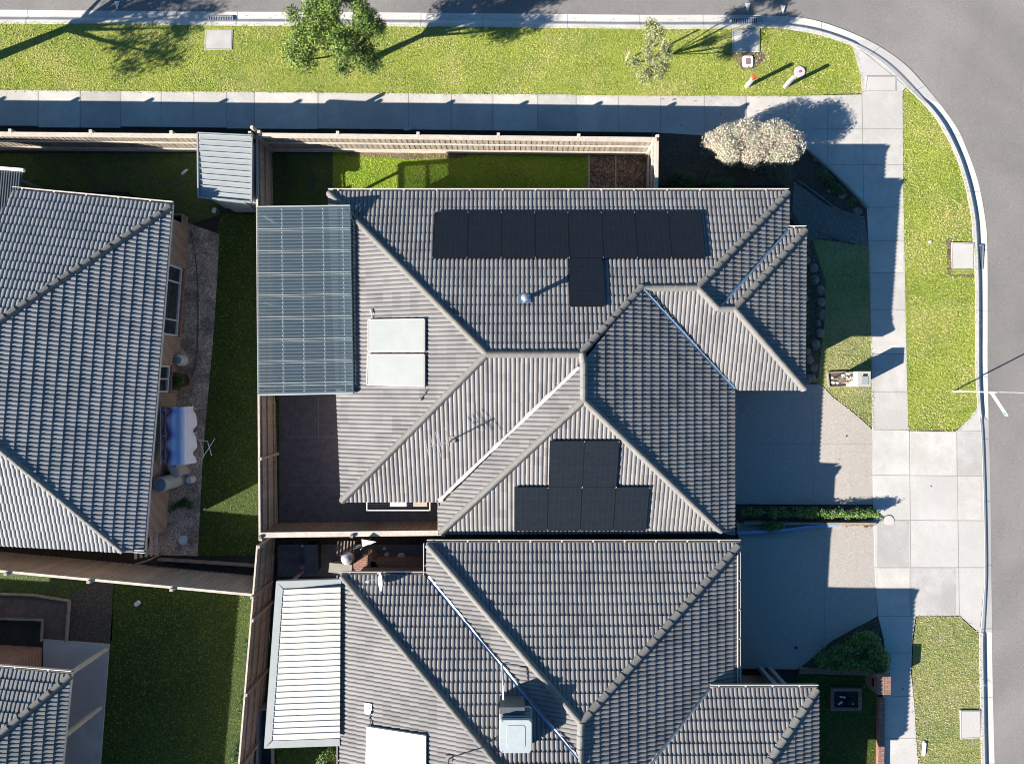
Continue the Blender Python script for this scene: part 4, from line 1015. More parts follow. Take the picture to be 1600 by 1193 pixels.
q = LW2.ray(577,1105); mb = MB(); mb.box(q+LW2.n*.07, (.26,.36,.02), M=Matrix((Vector((LW2.d.x,0,LW2.m)).normalized(), Vector((0,1,0)), LW2.n)).transposed()); tag(mb.build('flashing_plate', 'foil', loc=q), 'small white flashing plate on the tiles above the bottom collector', 'flashing')
# flue on the main roof
q = N1.ray(820,468); t = thing('roof_flue', 'silver flue pipe with a blue-white flashing on the slope below the long solar row', 'flue', q)
mb = MB(); mb.lathe(q, [(.075,-.1),(.075,.62)], 14); mb.build('pipe', 'zinc_sky', t)
mb = MB(); mb.lathe(q+Vector((0,0,.60)), [(.10,0),(.13,.02),(.13,.06),(.05,.12),(.0,.125)], 14); mb.build('cap', 'foil', t)
mb = MB(); mb.box(q+N1.n*.075, (.42,.32,.015), M=Matrix((Vector((1,0,0)), Vector((0,1,-N1.m)).normalized(), N1.n)).transposed()); mb.build('flashing', 'zinc_sky', t)
# TV antennas
def antenna(label, base, h, ang, boom, elems, el_len, tilt=0):
    t = thing('tv_antenna', label, 'antenna', base, 'tv antennas'); b = Vector(base)
    mb = MB(); mb.tube([b, b+Vector((0,0,h))], .022, 6); mb.build('mast', 'steel_dark', t)
    mb = MB(); mb.box(b+Vector((0,0,.06)), (.22,.22,.10)); mb.build('mount', 'timber_edge', t)
    d = Vector((math.cos(ang), math.sin(ang), 0)); s_ = Vector((-d.y, d.x, 0)); top = b+Vector((0,0,h-.05))
    mb = MB(); mb.tube([top-d*boom[0], top+d*boom[1]], .012, 6); mb.build('boom', 'steel_pipe', t)
    for k, (u_, le) in enumerate(elems):
        c = top+d*u_; mb = MB(); mb.tube([c-s_*le/2+Vector((0,0,.02)), c+s_*le/2+Vector((0,0,.02))], .009, 6); mb.build('element', 'steel_pipe', t)
    return t
q = S1.ray(707,686); antenna('white tv antenna on a mast on the sunny slope left of the white valley', q, 1.15, R(193), (.12,.80), [(.05,.95),(.30,.85),(.38,.85),(.56,.68),(.76,.62)], .8)
q = LW2.ray(702,1182); antenna('thin tv antenna above the ridge left of the rooftop cooler', q, 1.5, R(20), (.3,.75), [(x, .55) for x in (-.25,0,.12,.24,.36,.48,.6,.72)], .5)
# satellite dish
q = W(597,896,3.0); t = thing('satellite_dish', 'pale blue satellite dish seen edge-on at the eave beside the brick courtyard', 'dish', (q.x, q.y, 2.9))
mb = MB(); rings = []; N_ = 18; tl = R(24)
for r_, dp in ((.0,.06),(.12,.055),(.22,.035),(.31,.0)):
    ring_ = []
    for k in range(N_):
        hh_, vv_ = r_*math.cos(2*math.pi*k/N_), r_*math.sin(2*math.pi*k/N_)
        ring_.append(Vector((q.x+vv_*math.sin(tl)+dp*math.cos(tl), q.y-.18+hh_, 3.35+vv_*math.cos(tl)-dp*math.sin(tl))))
    rings.append(ring_)
vs = [v for rr in rings for v in rr]; fs = [(i*N_+k, i*N_+(k+1)%N_, (i+1)*N_+(k+1)%N_, (i+1)*N_+k) for i in range(3) for k in range(N_)]
mb.add(vs, fs); mb.add([v+Vector((.015,0,0)) for v in vs], [f[::-1] for f in fs]); mb.build('reflector', 'dish', t)
mb = MB(); mb.tube([(q.x+.08,q.y-.18,2.9),(q.x+.08,q.y-.18,3.35)], .025); mb.tube([(q.x+.08,q.y-.18,3.0),(q.x-.40,q.y-.18,3.1),(q.x-.45,q.y-.18,3.3)], .015); mb.build('mount_arm', 'steel_light', t)
mb = MB(); mb.box((q.x-.45,q.y-.18,3.34), (.10,.06,.07)); mb.build('receiver', 'plastic_white', t)
# evaporative cooler
qc = LN2.ray(806,1146)
zt_ = qc.z+.72
t = thing('rooftop_cooler', 'pale blue-grey evaporative cooler box with dark louvres on the bottom roof', 'air cooler', qc)
c0 = W(806,1150,zt_); cw, ch = (W(832,1150,zt_)-W(780,1150,zt_)).length, (W(806,1123,zt_)-W(806,1177,zt_)).length
def rbox(mb, c, w0, h0, w1, h1, z0, z1, mi=0, r=.12, n=4):
    def ring(w_, h_, z):
        out = []
        for (sx, sy, a0_) in ((1,1,0),(-1,1,90),(-1,-1,180),(1,-1,270)):
            for k in range(n+1):
                an = R(a0_+90*k/n); out.append((c[0]+sx*(w_/2-r)+r*math.cos(an), c[1]+sy*(h_/2-r)+r*math.sin(an), z))
        return out
    a_, b_ = ring(w0, h0, z0), ring(w1, h1, z1); m_ = len(a_); mb.add(a_+b_, [tuple(range(m_))[::-1], tuple(range(m_, 2*m_))]+[(i,(i+1)%m_,m_+(i+1)%m_,m_+i) for i in range(m_)], mi)
yc = c0.y+.20
mb = MB(); rbox(mb, (c0.x, c0.y+.03, 0), cw*1.03, ch+.16, cw*1.03, ch+.12, qc.z+.02, zt_-.60); mb.build('base', 'cooler_body', t)
mb = MB(); rbox(mb, (c0.x, c0.y+.02, 0), cw*.97, ch+.04, cw*.94, ch*.97, zt_-.60, zt_-.10, r=.08); mb.build('filter_core', 'cooler_dark', t)
for k in range(6):
    mb = MB(); rbox(mb, (c0.x, c0.y+.02, 0), cw*1.0, ch+.09-.012*k, cw*.99, ch+.06-.012*k, zt_-.575+.085*k, zt_-.562+.085*k, r=.08); mb.build('louvre', 'steel_light', t)
mb = MB(); rbox(mb, (c0.x, c0.y, 0), cw*1.0, ch*1.0, cw*.94, ch*.95, zt_-.10, zt_); rbox(mb, (c0.x, c0.y, 0), cw*.58, ch*.66, cw*.56, ch*.64, zt_, zt_+.012, r=.08)
for sx in (-1,1):
    for sy in (-1,1): mb.lathe((c0.x+sx*cw*.42, c0.y+sy*ch*.43, zt_), [(.018,0),(.018,.008)], 6)
mb.build('lid', 'cooler_body', t)
mb = MB(); p = W(800,1107,qc.z+.4); mb.box((p.x, p.y, qc.z+.05), (.8,.2,.9)); mb.build('duct_collar', 'steel_dark', t)
P = [W(787,1104,qc.z+.1), W(786,1070,qc.z-.2+.25), W(785,1038,LN2.ray(785,1038).z+.12)]; mb = MB(); mb.tube(P, .028, 6)
tag(mb.build('water_pipe', 'white_paint', loc=P[0]), 'straight white pipe running up the tiles from the rooftop cooler to the valley', 'pipe')

# ------------------------------------------------------------------ trees and plants
def leaf_cloud(blobs, n, size, aspect=.4, shell=.55, flat=0.0, droop=0):
    """many small leaf quads spread through the given blobs (cx,cy,cz,rx,ry,rz)"""
    w_ = np.array([b[3]*b[4]*b[5] for b in blobs])**.7; w_ /= w_.sum(); k = RS.choice(len(blobs), n, p=w_); B = np.array(blobs)[k]
    d = RS.normal(size=(n,3)); d /= np.linalg.norm(d, axis=1)[:,None]; r = (shell+(1-shell)*RS.rand(n))[:,None]
    c = B[:,:3] + d*r*B[:,3:6]*(1+.12*RS.normal(size=(n,1)))
    a_ = RS.normal(size=(n,3)); a_[:,2] = a_[:,2]*(1-flat)-droop; a_ /= np.linalg.norm(a_, axis=1)[:,None]
    nn = d*.6 + RS.normal(size=(n,3))*.6 + np.array([0,0,.5]); b_ = np.cross(a_, nn); b_ /= np.linalg.norm(b_, axis=1)[:,None]+1e-6
    L = size*(.6+.8*RS.rand(n))[:,None]; wv = b_*L*aspect
    v = np.stack([c-a_*L*.5, c+wv*.5, c+a_*L*.5, c-wv*.5], 1).reshape(-1,3); return v, np.arange(4*n).reshape(n,4)
def sub_blobs(c, r, n, rr, seed, low=-1):
    rnd = random.Random(seed); out = []
    for _ in range(n):
        while True:
            d = Vector((rnd.uniform(-1,1), rnd.uniform(-1,1), rnd.uniform(low,1)))
            if d.length < 1: break
        s_ = rr*rnd.uniform(.6,1.25); out.append((c[0]+d.x*r[0], c[1]+d.y*r[1], c[2]+d.z*r[2], s_, s_, s_*.8))
    return out
def tree(name, label, base, crown_c, crown_r, nb, rb, nl, size, leafm, trunk_r, seed, fork=.45, group='street trees', extra=(), asp=.32, droop=.3):
    b = Vector(base); t = thing(name, label, 'tree', base, group); cc = Vector(crown_c)
    bl = sub_blobs(crown_c, crown_r, nb, rb, seed)+list(extra)
    f = b.lerp(cc, fork); f = Vector((f.x+.05, f.y, f.z)); mb = MB()
    mb.tube([b-Vector((0,0,.1)), b.lerp(f,.3)+Vector((.03,0,0)), b.lerp(f,.7)-Vector((.03,.02,0)), f], trunk_r, 9, r1=trunk_r*.7); mb.build('trunk', 'trunk', t)
    mb = MB()
    for i, q in enumerate(bl):
        if i % 2 and i > 8: continue
        e_ = Vector(q[:3]); m_ = f.lerp(e_, .5)+Vector((0,0,-.08)); mb.tube([f-Vector((0,0,.03)), m_, e_], trunk_r*.42, 6, r1=.012)
    mb.build('limbs', 'trunk', t)
    v, fc = leaf_cloud(bl, nl, size, asp, .2, droop=droop); o = mesh_obj('crown', v, fc, leafm, t); return t
tree('gum_tree', 'large leafy green tree leaning over the kerb and road at the top', G(566,98), (-6.25,12.15,3.2), (1.75,1.6,1.25), 38, .46, 38000, .10, 'leaf_gum', .14, 3, fork=.40, extra=[(-6.3,12.3,3.7,.65,.65,.5),(-6.6,12.9,3.4,.7,.6,.5),(-5.9,11.7,3.3,.6,.6,.5),(-6.7,11.9,3.6,.6,.6,.5)])
tree('young_tree', 'small olive-green young tree on the verge left of the concrete drain lid', G(1012,97), (5.0,11.85,2.0), (.6,.95,1.0), 18, .28, 10000, .08, 'leaf_olive', .045, 5, fork=.25)
t_off = tree('gum_tree', 'tall tree beyond the left border whose trunk shadow crosses the verge', (-21.2,12.55,-.4), (-21.9,11.3,4.6), (1.9,1.9,1.3), 30, .6, 9000, .16, 'leaf_gum', .20, 8, fork=.45, extra=[(-22.0,9.9,3.5,.85,.6,.5),(-21.0,9.7,3.6,.85,.6,.5),(-20.2,9.5,3.4,.8,.6,.4),(-21.5,9.2,3.3,.8,.5,.4),(-20.6,10.2,3.9,.8,.6,.5)])
tree('young_tree', 'tree beyond the bottom right corner whose shadow touches the road', (17.9,-16.6,.6), (18.2,-17.0,3.2), (.9,.9,.9), 12, .4, 2500, .14, 'leaf_gum', .07, 9)
def stake(label, px, py, h=.9, lean=(0,0)):
    p = G(px, py); mb = MB(); mb.bar(p-Vector((0,0,.1)), p+Vector((lean[0], lean[1], h)), .045, .045); return tag(mb.build('tree_stake', 'timber_pale', loc=p), label, 'stake', 'stakes round the young tree')
stake('pale timber stake left of the small olive-green tree', 978, 95, .75); stake('pale timber stake just below the small olive-green tree', 994, 98, .35, (.1,-.1)); stake('pale timber stake hidden against the right side of the small olive-green tree', 1031, 78, .9)
def shrub(name, label, blobs, n, size, m, base, stems=3, asp=.5, shell=.5, group=None, cat='shrub', extra_m=None):
    t = thing(name, label, cat, base, group); mb = MB(); b = Vector(base)
    for q in blobs[:max(3, stems)]: mb.tube([b, b.lerp(Vector(q[:3]), .5)+Vector((0,0,.05)), Vector(q[:3])], .02, 5, r1=.008)
    mb.build('stems', 'trunk', t)
    v, f = leaf_cloud(blobs, n, size, asp, shell); mesh_obj('foliage', v, f, m, t)
    if extra_m: v, f = leaf_cloud(extra_m[0], extra_m[1], size, asp, shell); mesh_obj('lower_foliage', v, f, extra_m[2], t)
    return t
rr_ = random.Random(4); bb = []
for i in range(80):
    u_ = rr_.uniform(-1,1); v_ = rr_.uniform(-1,1)
    if u_*u_+v_*v_ > 1: u_, v_ = u_*.7, v_*.7
    s_ = rr_.uniform(.28,.42); bb.append((9.15+u_*1.74, 8.98+v_*.66, .72+.30*math.sqrt(max(0,1-u_*u_*.8))-.1*abs(v_), s_, s_, s_*.9))
lo = [(9.15+rr_.uniform(-1.6,1.6), 8.6+rr_.uniform(-.75,.45), .02+rr_.uniform(-.15,.2), .35,.32,.28) for _ in range(40)]
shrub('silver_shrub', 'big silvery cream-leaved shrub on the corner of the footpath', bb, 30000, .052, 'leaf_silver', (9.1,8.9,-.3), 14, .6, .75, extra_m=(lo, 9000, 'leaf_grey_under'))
def blobrow(pts, r, h, n, seed, z=None):
    rnd = random.Random(seed); out = []
    for _ in range(n):
        i = rnd.randrange(len(pts)-1); tt = rnd.random(); x = pts[i][0]+(pts[i+1][0]-pts[i][0])*tt; y = pts[i][1]+(pts[i+1][1]-pts[i][1])*tt
        p = G(x, y); out.append((p.x+rnd.uniform(-.06,.06), p.y+rnd.uniform(-.07,.07), p.z+h*rnd.uniform(.5,1), r*rnd.uniform(.7,1.2), r*rnd.uniform(.7,1.2), h*.5))
    return out
shrub('hedge', 'low green hedge strip between the two driveways, its right end lit by the sun', blobrow([(1155,798),(1366,799)], .17, .42, 60, 11), 7500, .07, 'leaf_hedge', G(1260,800), 30, cat='hedge')
shrub('shrub', 'dark green bush at the end of the short fence beside the middle house', blobrow([(1042,283),(1075,286)], .28, .5, 14, 12), 2500, .08, 'leaf_dark', G(1055,284), 8, group='garden shrubs')
shrub('shrub', 'small dark shrub by the wall below the silvery shrub', blobrow([(1098,290),(1140,292)], .2, .4, 12, 13), 1500, .08, 'leaf_dark', G(1118,290), 8, group='garden shrubs')
shrub('shrub', 'dark ground-hugging shrub on the corner bed below the diagonal path edge', blobrow([(1272,262),(1300,290),(1330,318)], .2, .22, 16, 14), 1800, .08, 'leaf_dark', G(1300,290), 8, group='garden shrubs')
shrub('shrub', 'wide dark green shrub mound at the bottom corner of the lower driveway', blobrow([(1265,1032),(1310,1012),(1350,990),(1362,1015),(1372,1035),(1330,1030),(1290,1030)], .36, .5, 50, 15), 10000, .08, 'leaf_hedge', G(1335,1015), 20, group='garden shrubs')
shrub('shrub', 'leafy weeds trailing over the sleeper wall near the middle garage corner', blobrow([(1190,822),(1215,818)], .2, .4, 10, 16), 1200, .07, 'leaf_hedge', G(1203,820), 6, group='garden shrubs')
shrub('dry_plants', 'row of dry brown plants along the sunny end of the sleeper wall', blobrow([(1312,818),(1366,820)], .07, .14, 22, 17), 1200, .05, 'leaf_dry', G(1340,819), 8, cat='plants')
shrub('shrub', 'bright green bush under the bottom edge of the white patio roof', blobrow([(505,1176),(525,1165)], .22, .5, 10, 18), 1300, .08, 'leaf_hedge', G(515,1172), 6, group='garden shrubs')
shrub('weeds', 'low weeds in the shaded gravel beside the left house', blobrow([(262,800),(290,782),(300,790)], .16, .10, 16, 19), 900, .06, 'leaf_dark', G(285,790), 6, cat='weeds')
for k, (x, y) in enumerate(((392,1008),(383,1098),(372,1170))):
    shrub('weeds', ('uppermost', 'middle', 'lowest')[k]+' clump of weeds against the fence beside the sunlit strip of lawn', blobrow([(x,y-14),(x-2,y+14)], .16, .18, 12, 30+k), 700, .07, 'leaf_dark', G(x,y), 5, cat='weeds', group='weed clumps at the fence')

# ------------------------------------------------------------------ street furniture
def slab(name, label, cat, pts, th, m, group=None, border=None):
    P = [G(*p) for p in pts]; c = sum(P, Vector())/len(P); mb = MB()
    A = [(p.x, p.y) for p in P]; ar = sum(A[i][0]*A[(i+1)%len(A)][1]-A[(i+1)%len(A)][0]*A[i][1] for i in range(len(A)))
    if ar < 0: A = A[::-1]
    t = thing(name, label, cat, c, group)
    mb.prism(A, c.z-.08, c.z+th); mb.build('lid', m, t)
    I = [Vector((a_[0], a_[1], 0)) for a_ in A]; c2 = sum(I, Vector())/len(I); mb = MB()
    for i in range(len(I)):
        p, q = c2+(I[i]-c2)*.93, c2+(I[(i+1)%len(I)]-c2)*.93; p.z = q.z = c.z+th+.002; mb.bar(p, q, .018, .006)
    mb.build('lid_seam', 'joint', t); return t
def grate(parent, pts, n, lo):
    P = [G(*p) for p in pts]; z = g(P[0].x, P[0].y)
    mb = MB()
    for i in range(n+1):
        a_, b_ = P[0].lerp(P[1], i/n), P[3].lerp(P[2], i/n); a_.z = b_.z = z+lo; mb.bar(a_, b_, .03, .03)
    for i in range(4):
        a_, b_ = P[i].copy(), P[(i+1)%4].copy(); a_.z = b_.z = z+lo; mb.bar(a_, b_, .035, .035)
    o = mb.build('grate', 'steel_pipe', parent); mb = MB(); Q = [Vector((p.x, p.y, z+lo-.022)) for p in P]; mb.add(Q, [(0,1,2,3)]); mb.build('grate_pit', 'iron_grate', parent)
t = slab('drain_lid', 'square concrete drain lid with a sunlit kerb grate at the upper left', 'drain lid', [(321,47),(364,47),(363,78),(320,78)], .035, 'concrete_b', 'stormwater drain lids'); grate(t, [(326,25),(363,25),(363,35),(326,35)], 14, -.03)
t = slab('drain_lid', 'concrete drain lid and kerb grate under tree shade beside the painted triangles', 'drain lid', [(1144,46),(1186,46),(1186,82),(1144,82)], .035, 'concrete_new', 'stormwater drain lids'); grate(t, [(1144,28),(1183,28),(1183,39),(1144,39)], 14, -.03)
t = slab('drain_lid', 'clean square concrete drain lid in the right verge beside the long kerb grate', 'drain lid', [(1486,379),(1520,380),(1521,424),(1486,424)], .035, 'concrete_new', 'stormwater drain lids'); grate(t, [(1527,383),(1537,383),(1537,420),(1527,420)], 14, -.035)
t = slab('drain_lid', 'concrete drain lid in the dry verge at the bottom right', 'drain lid', [(1499,1108),(1530,1108),(1532,1152),(1500,1154)], .045, 'concrete_new', 'stormwater drain lids')
slab('path_patch', 'newer pale rectangle of concrete in the kerb ramp at the corner', 'paving slab', [(1353,120),(1400,120),(1400,143),(1350,143)], .034, 'concrete_new')
p = G(1388,813); t = thing('manhole_cover', 'round pale manhole cover in the footpath between the driveways', 'manhole cover', p)
mb = MB(); mb.lathe((p.x,p.y,p.z+.02), [(.20,0),(.20,.016)], 28); mb.build('lid', 'concrete_new', t)
mb = MB(); mb.lathe((p.x,p.y,p.z+.019), [(.225,0),(.225,.011)], 28); mb.build('ring', 'steel_dark', t)
p = G(1168,97); t = thing('meter_box', 'white concrete surround with a brown water meter lid in the verge', 'meter box', p)
mb = MB(); rbox(mb, p, .44, .48, .40, .44, p.z-.05, p.z+.06, r=.08); mb.build('surround', 'white_paint', t)
mb = MB(); mb.box((p.x,p.y,p.z+.065), (.18,.24,.014)); mb.build('lid', 'lid_brown', t)
p = G(1166,136); t = thing('marker_post', 'white marker post with a red top on the verge near the meter box', 'marker post', p, 'marker posts')
mb = MB(); mb.box((p.x,p.y,p.z+.40), (.12,.12,.84), rz=R(15)); mb.build('post', 'white_paint', t); mb = MB(); mb.box((p.x,p.y,p.z+.90), (.13,.13,.18), rz=R(15)); mb.build('cap', 'red_paint', t)
p = G(1226,136); t = thing('marker_post', 'pale lilac marker post beside the lilac hydrant ring', 'marker post', p, 'marker posts')
mb = MB(); mb.box((p.x,p.y,p.z+.40), (.12,.12,.84), rz=R(15)); mb.build('post', 'lavender', t); mb = MB(); mb.box((p.x,p.y,p.z+.88), (.125,.125,.12), rz=R(15)); mb.build('cap', 'timber_pale', t)
p = G(1249,113); t = thing('hydrant_ring', 'round lilac-painted hydrant ring set in the grass', 'hydrant cover', p)
mb = MB(); mb.lathe((p.x,p.y,p.z), [(.22,-.05),(.22,.05),(.20,.06)], 22); mb.build('ring', 'lavender', t); mb = MB(); mb.lathe((p.x,p.y,p.z+.05), [(.05,0),(.05,.03)], 14); mb.build('plug', 'lid_brown', t)
# street name sign
p = G(1489,611); t = thing('street_sign', 'slim white street-name post with two white blades leaning over the road', 'street sign', p)
top = Vector((p.x, p.y, p.z+2.45))
mb = MB(); mb.tube([p, top], .026, 10); mb.build('post', 'white_paint', t)
for k, (d_, zz_) in enumerate((((1.0,-.02), -.06), ((23,-35), -.25))):
    d = Vector((d_[0], d_[1], 0)).normalized(); a_ = top+Vector((0,0,zz_))+d*.03
    mb = MB(); mb.bar(a_, a_+d*.98, .022, .16); o = mb.build('sign_blade', 'white_paint', t)
    mb = MB(); s_ = Vector((-d.y, d.x, 0)); 
    for u_, l_ in ((.05,.03),(.82,.12)):
        mb.bar(a_+d*u_, a_+d*(u_+l_), .027, .12)
    mb.build('green_mark', 'green_paint', o)
    mb = MB(); mb.lathe(a_-Vector((0,0,.09)), [(.045,0),(.045,.18)], 10); mb.build('bracket', 'steel_light', o)
# letterbox
p0, p1 = W(1340,580,1.1), W(1360,604,1.1); c = (p0+p1)/2
t = thing('letterbox', 'square cream rendered letterbox pillar at the edge of the footpath', 'letterbox', (c.x, c.y, g(c.x,c.y)))
mb = MB(); mb.box((c.x, c.y, .55), (abs(p1.x-p0.x), abs(p1.y-p0.y), 1.14)); mb.build('pillar', 'render_wall', t)
mb = MB(); mb.box((c.x+.02, c.y-.05, 1.125), (.27,.30,.02)); mb.build('lid', 'steel_light', t)
mb = MB(); mb.box((c.x+.03, c.y+.15, 1.130), (.15,.07,.016)); mb.build('handle', 'black', t)
# small bed with dead shrub
p = G(1316,593); t = thing('timber_bed', 'small timber-edged bed with pale stones beside the cream letterbox', 'garden bed', p)
E = [G(1292,582),(G(1337,580)),G(1337,603),G(1294,604)]
for i in range(4):
    mb = MB(); mb.bar(E[i]+Vector((0,0,.05)), E[(i+1)%4]+Vector((0,0,.05)), .04, .12); mb.build('edging', 'timber_edge', t)
mb = MB(); mb.add([q+Vector((0,0,.055)) for q in E], [(0,1,2,3)]); mb.build('gravel_fill', 'mulch_brown', t)
for k in range(7):
    q = G(1298+random.random()*34, 585+random.random()*15); mb = MB(); s_ = random.uniform(.05,.10); mb.lathe((q.x,q.y,q.z+.04), [(s_,0),(s_*.9,s_*.4),(s_*.4,s_*.7)], 7, sy=.7); mb.build('stone', 'white_paint', t)
t = thing('bare_shrub', 'bare twiggy shrub casting a ragged shadow in the small timber-edged bed', 'shrub', G(1306,596)); mb = MB()
for q, hh in (((1299,592),.95),((1306,594),.85),((1314,598),.7),((1302,597),.9)):
    b = G(*q); mb.tube([b, b+Vector((.03,.02,hh*.6)), b+Vector((.05,.06,hh))], .022, 6, r1=.01)
    for s_ in range(4): mb.tube([b+Vector((.02,.01,hh*(.4+.14*s_))), b+Vector((random.uniform(-.2,.2),random.uniform(-.2,.2),hh*(.6+.15*s_)))], .012, 5, r1=.006)
mb.build('branches', 'trunk', t); v, f = leaf_cloud([(G(1300,592).x,G(1300,592).y,.9,.1,.1,.12),(G(1310,594).x,G(1310,594).y,.8,.12,.12,.12)], 70, .08); mesh_obj('leaves', v, f, 'leaf_dry', t)
# sleeper wall, garden hose-like edging
A, B = G(1160,815), G(1364,816); mb = MB(); mb.bar(A+Vector((0,0,.12)), B+Vector((0,0,.12)), .09, .30); tag(mb.build('sleeper_wall', 'timber_edge', loc=(A+B)/2), 'weathered timber sleeper edging along the low hedge', 'garden edging')
P = [G(1150,831), G(1190,829), G(1225,826), G(1262,821), G(1308,819)]; mb = MB()
for a_, b_ in zip(P[:-1], P[1:]): mb.bar(a_+Vector((0,0,.10)), b_+Vector((0,0,.10)), .10, .14)
tag(mb.build('garden_edging', 'plastic_sky_sheen', loc=P[0]), 'glossy blue-white strip edging the shaded lower driveway', 'garden edging')
# rocks beside the east wall
rk = [(1258,408,.30),(1270,418,.3),(1272,440,.34),(1281,452,.3),(1283,472,.3),(1286,492,.34),(1278,505,.24),(1280,520,.3),(1272,538,.34),(1262,548,.24),(1266,562,.3),(1272,575,.32),(1262,592,.34),(1269,590,.24),(1258,466,.3)]
for k, (x, y, s_) in enumerate(rk):
    q = G(x, y); bm = bmesh.new(); bmesh.ops.create_icosphere(bm, subdivisions=2, radius=s_*.52)
    for v in bm.verts: v.co = Vector((v.co.x, v.co.y*1.15, v.co.z*.6))*(1+.55*mnoise.noise(v.co*3.2+Vector((k*3,0,0))))
    me = bpy.data.meshes.new('boulder'); bm.to_mesh(me); bm.free(); me.materials.append(MATS['rock']); o = bpy.data.objects.new('boulder', me); C.objects.link(o); o.location = q+Vector((0,0,.05)); ORG[o] = o.location.copy()
    wh = 'uppermost' if k == 0 else 'lowest' if k == 12 else None
    tag(o, 'rounded grey boulder in the shaded row along the right wall of the middle house', 'boulder', 'boulders along the shaded wall')
stn = [(1297,298),(1308,290),(1316,306),(1328,316),(1340,330),(1275,250),(1288,268)]
for k, (x, y) in enumerate(stn):
    q = G(x, y); mb = MB(); s_ = random.uniform(.12,.2); mb.lathe((q.x,q.y,q.z-.02), [(s_,0),(s_*.95,.05),(s_*.7,.08)], 8, sy=random.uniform(.6,1)); tag(mb.build('paving_stone', 'rock', loc=q), 'flat grey stone in the dark corner bed beside the diagonal path edge', 'stone', 'flat stones in the corner bed')
# steel edging curves
def strip(label, pts, m, h=.05, wd=.02, name='garden_edging', cat='garden edging'):
    P = [G(*p) for p in pts]; mb = MB()
    for a_, b_ in zip(P[:-1], P[1:]): mb.bar(a_+Vector((0,0,h/2)), b_+Vector((0,0,h/2)), wd, h+.04)
    return tag(mb.build(name, m, loc=P[0]), label, cat)
strip('thin curved edging between pebbles and the dark corner bed', [(1245,282),(1265,295),(1285,310),(1300,322),(1322,334),(1350,340)], 'timber_edge')
strip('timber board edging along the diagonal side of the corner footpath', [(1262,236),(1295,266),(1330,300),(1354,326)], 'timber_edge', h=.10, wd=.06)
strip('thin curved edging between the pebbles and the shaded front lawn', [(1262,366),(1280,360),(1310,372),(1356,387)], 'timber_edge')
strip('thin timber strip dividing lawn from mulch by the short fence', [(920,242),(920,298)], 'timber_pale', h=.08, wd=.035)
strip('thin timber strip through the middle of the mulch bed by the short fence', [(962,242),(962,298)], 'timber_pale', h=.05, wd=.03)
strip('timber board on the yard side of the lower left fence', [(250,872),(300,875),(403,882)], 'timber_edge', h=.22, wd=.07)
# gate-like palings beside the short return fence
# terracotta pot / round timber offcut by silver shrub
p = G(1102,226); mb = MB(); mb.lathe((p.x,p.y,p.z), [(.10,0),(.12,.25),(.10,.27)], 12); tag(mb.build('timber_offcut', 'timber_pale', loc=p), 'small round pale stump at the left end of the silvery shrub', 'stump')
# timber edging of the lower left bed
def boards(label, pts, h=.18, m='timber_edge'):
    t = thing('timber_edging', label, 'garden edging', G(*pts[0])); P = [G(*p) for p in pts]
    for a_, b_ in zip(P[:-1], P[1:]): mb = MB(); mb.bar(a_+Vector((0,0,h/2)), b_+Vector((0,0,h/2)), .05, h); mb.build('board', m, t)
boards('timber boards round the dirt bed beside the bottom-left house', [(-120,925),(0,926),(55,928),(111,937),(106,1000)])
boards('inner timber boards of the dirt bed along the brick wall', [(-120,963),(0,965),(69,967),(67,1000)], .14)

# ------------------------------------------------------------------ left yard things
# airer with striped blanket
bx0, bx1 = -13.0, -11.92; y0, y1 = -.92, -3.05; zt2 = 1.55
t = thing('clothes_airer', 'white folding clothes airer beside the brick wall of the left house', 'airer', (-12.4, -2.0, 0))
mb = MB()
for sy in (y0-.12, (y0+y1)/2, y1+.12): mb.tube([(bx1-.35, sy, 0), (bx0+.15, sy, zt2-.02)], .014, 6); mb.tube([(bx0+.2, sy, 0), (bx1-.25, sy, zt2-.02)], .014, 6)
mb.build('legs', 'white_paint', t)
mb = MB()
for k in range(6): x = bx0+.05+(bx1-bx0-.1)*k/5; mb.tube([(x, y0, zt2-.03), (x, y1, zt2-.03)], .010, 6)
mb.build('rails', 'white_paint', t)
mb = MB(); mb.tube([(-11.9,-2.2,.75),(-11.55,-2.25,.75),(-11.42,-2.8,.7)], .016, 6); mb.tube([(-11.95,-3.0,.4),(-11.35,-2.15,.55)], .016, 6); mb.tube([(-11.9,-2.3,.6),(-11.75,-2.55,.7),(-11.8,-2.9,.5)], .012, 6); mb.build('folding_wing', 'white_paint', t)
nu, nv = 30, 36; vv = []; ff = []; uvs = []
for j in range(nv+1):
    for i in range(nu+1):
        s_ = i/nu; yy = y0+(y1-y0)*j/nv; x = bx0-.02+(bx1-bx0+.10)*s_; wav = .07*math.sin(yy*7.5)+.03*math.sin(yy*15+1)
        z = zt2+.02-.02*math.sin(s_*25)
        if s_ > .80: q = (s_-.80)/.2; x = bx0+(bx1-bx0)*.86+q*.10+wav*q; z -= q*.75
        if s_ < .30: q = (.30-s_)/.3; z -= q*.35; x += wav*.5*q
        vv.append((x, yy, z)); uvs.append((s_+.02+.11*math.sin(yy*7.5)*min(1, 1.5-s_)+.03*math.sin(yy*13), j/nv*1.2))
for j in range(nv):
    for i in range(nu): a_ = j*(nu+1)+i; ff.append((a_, a_+1, a_+nu+2, a_+nu+1))
o = mesh_obj('blanket', vv, ff, 'blanket', loc=(-12.4,-2,zt2), smooth=True); ul = o.data.uv_layers.new(name='UVMap')
for lp in o.data.loops: ul.data[lp.index].uv = uvs[lp.vertex_index]
tag(o, 'blue, white and purple striped blanket draped over the clothes airer', 'blanket')
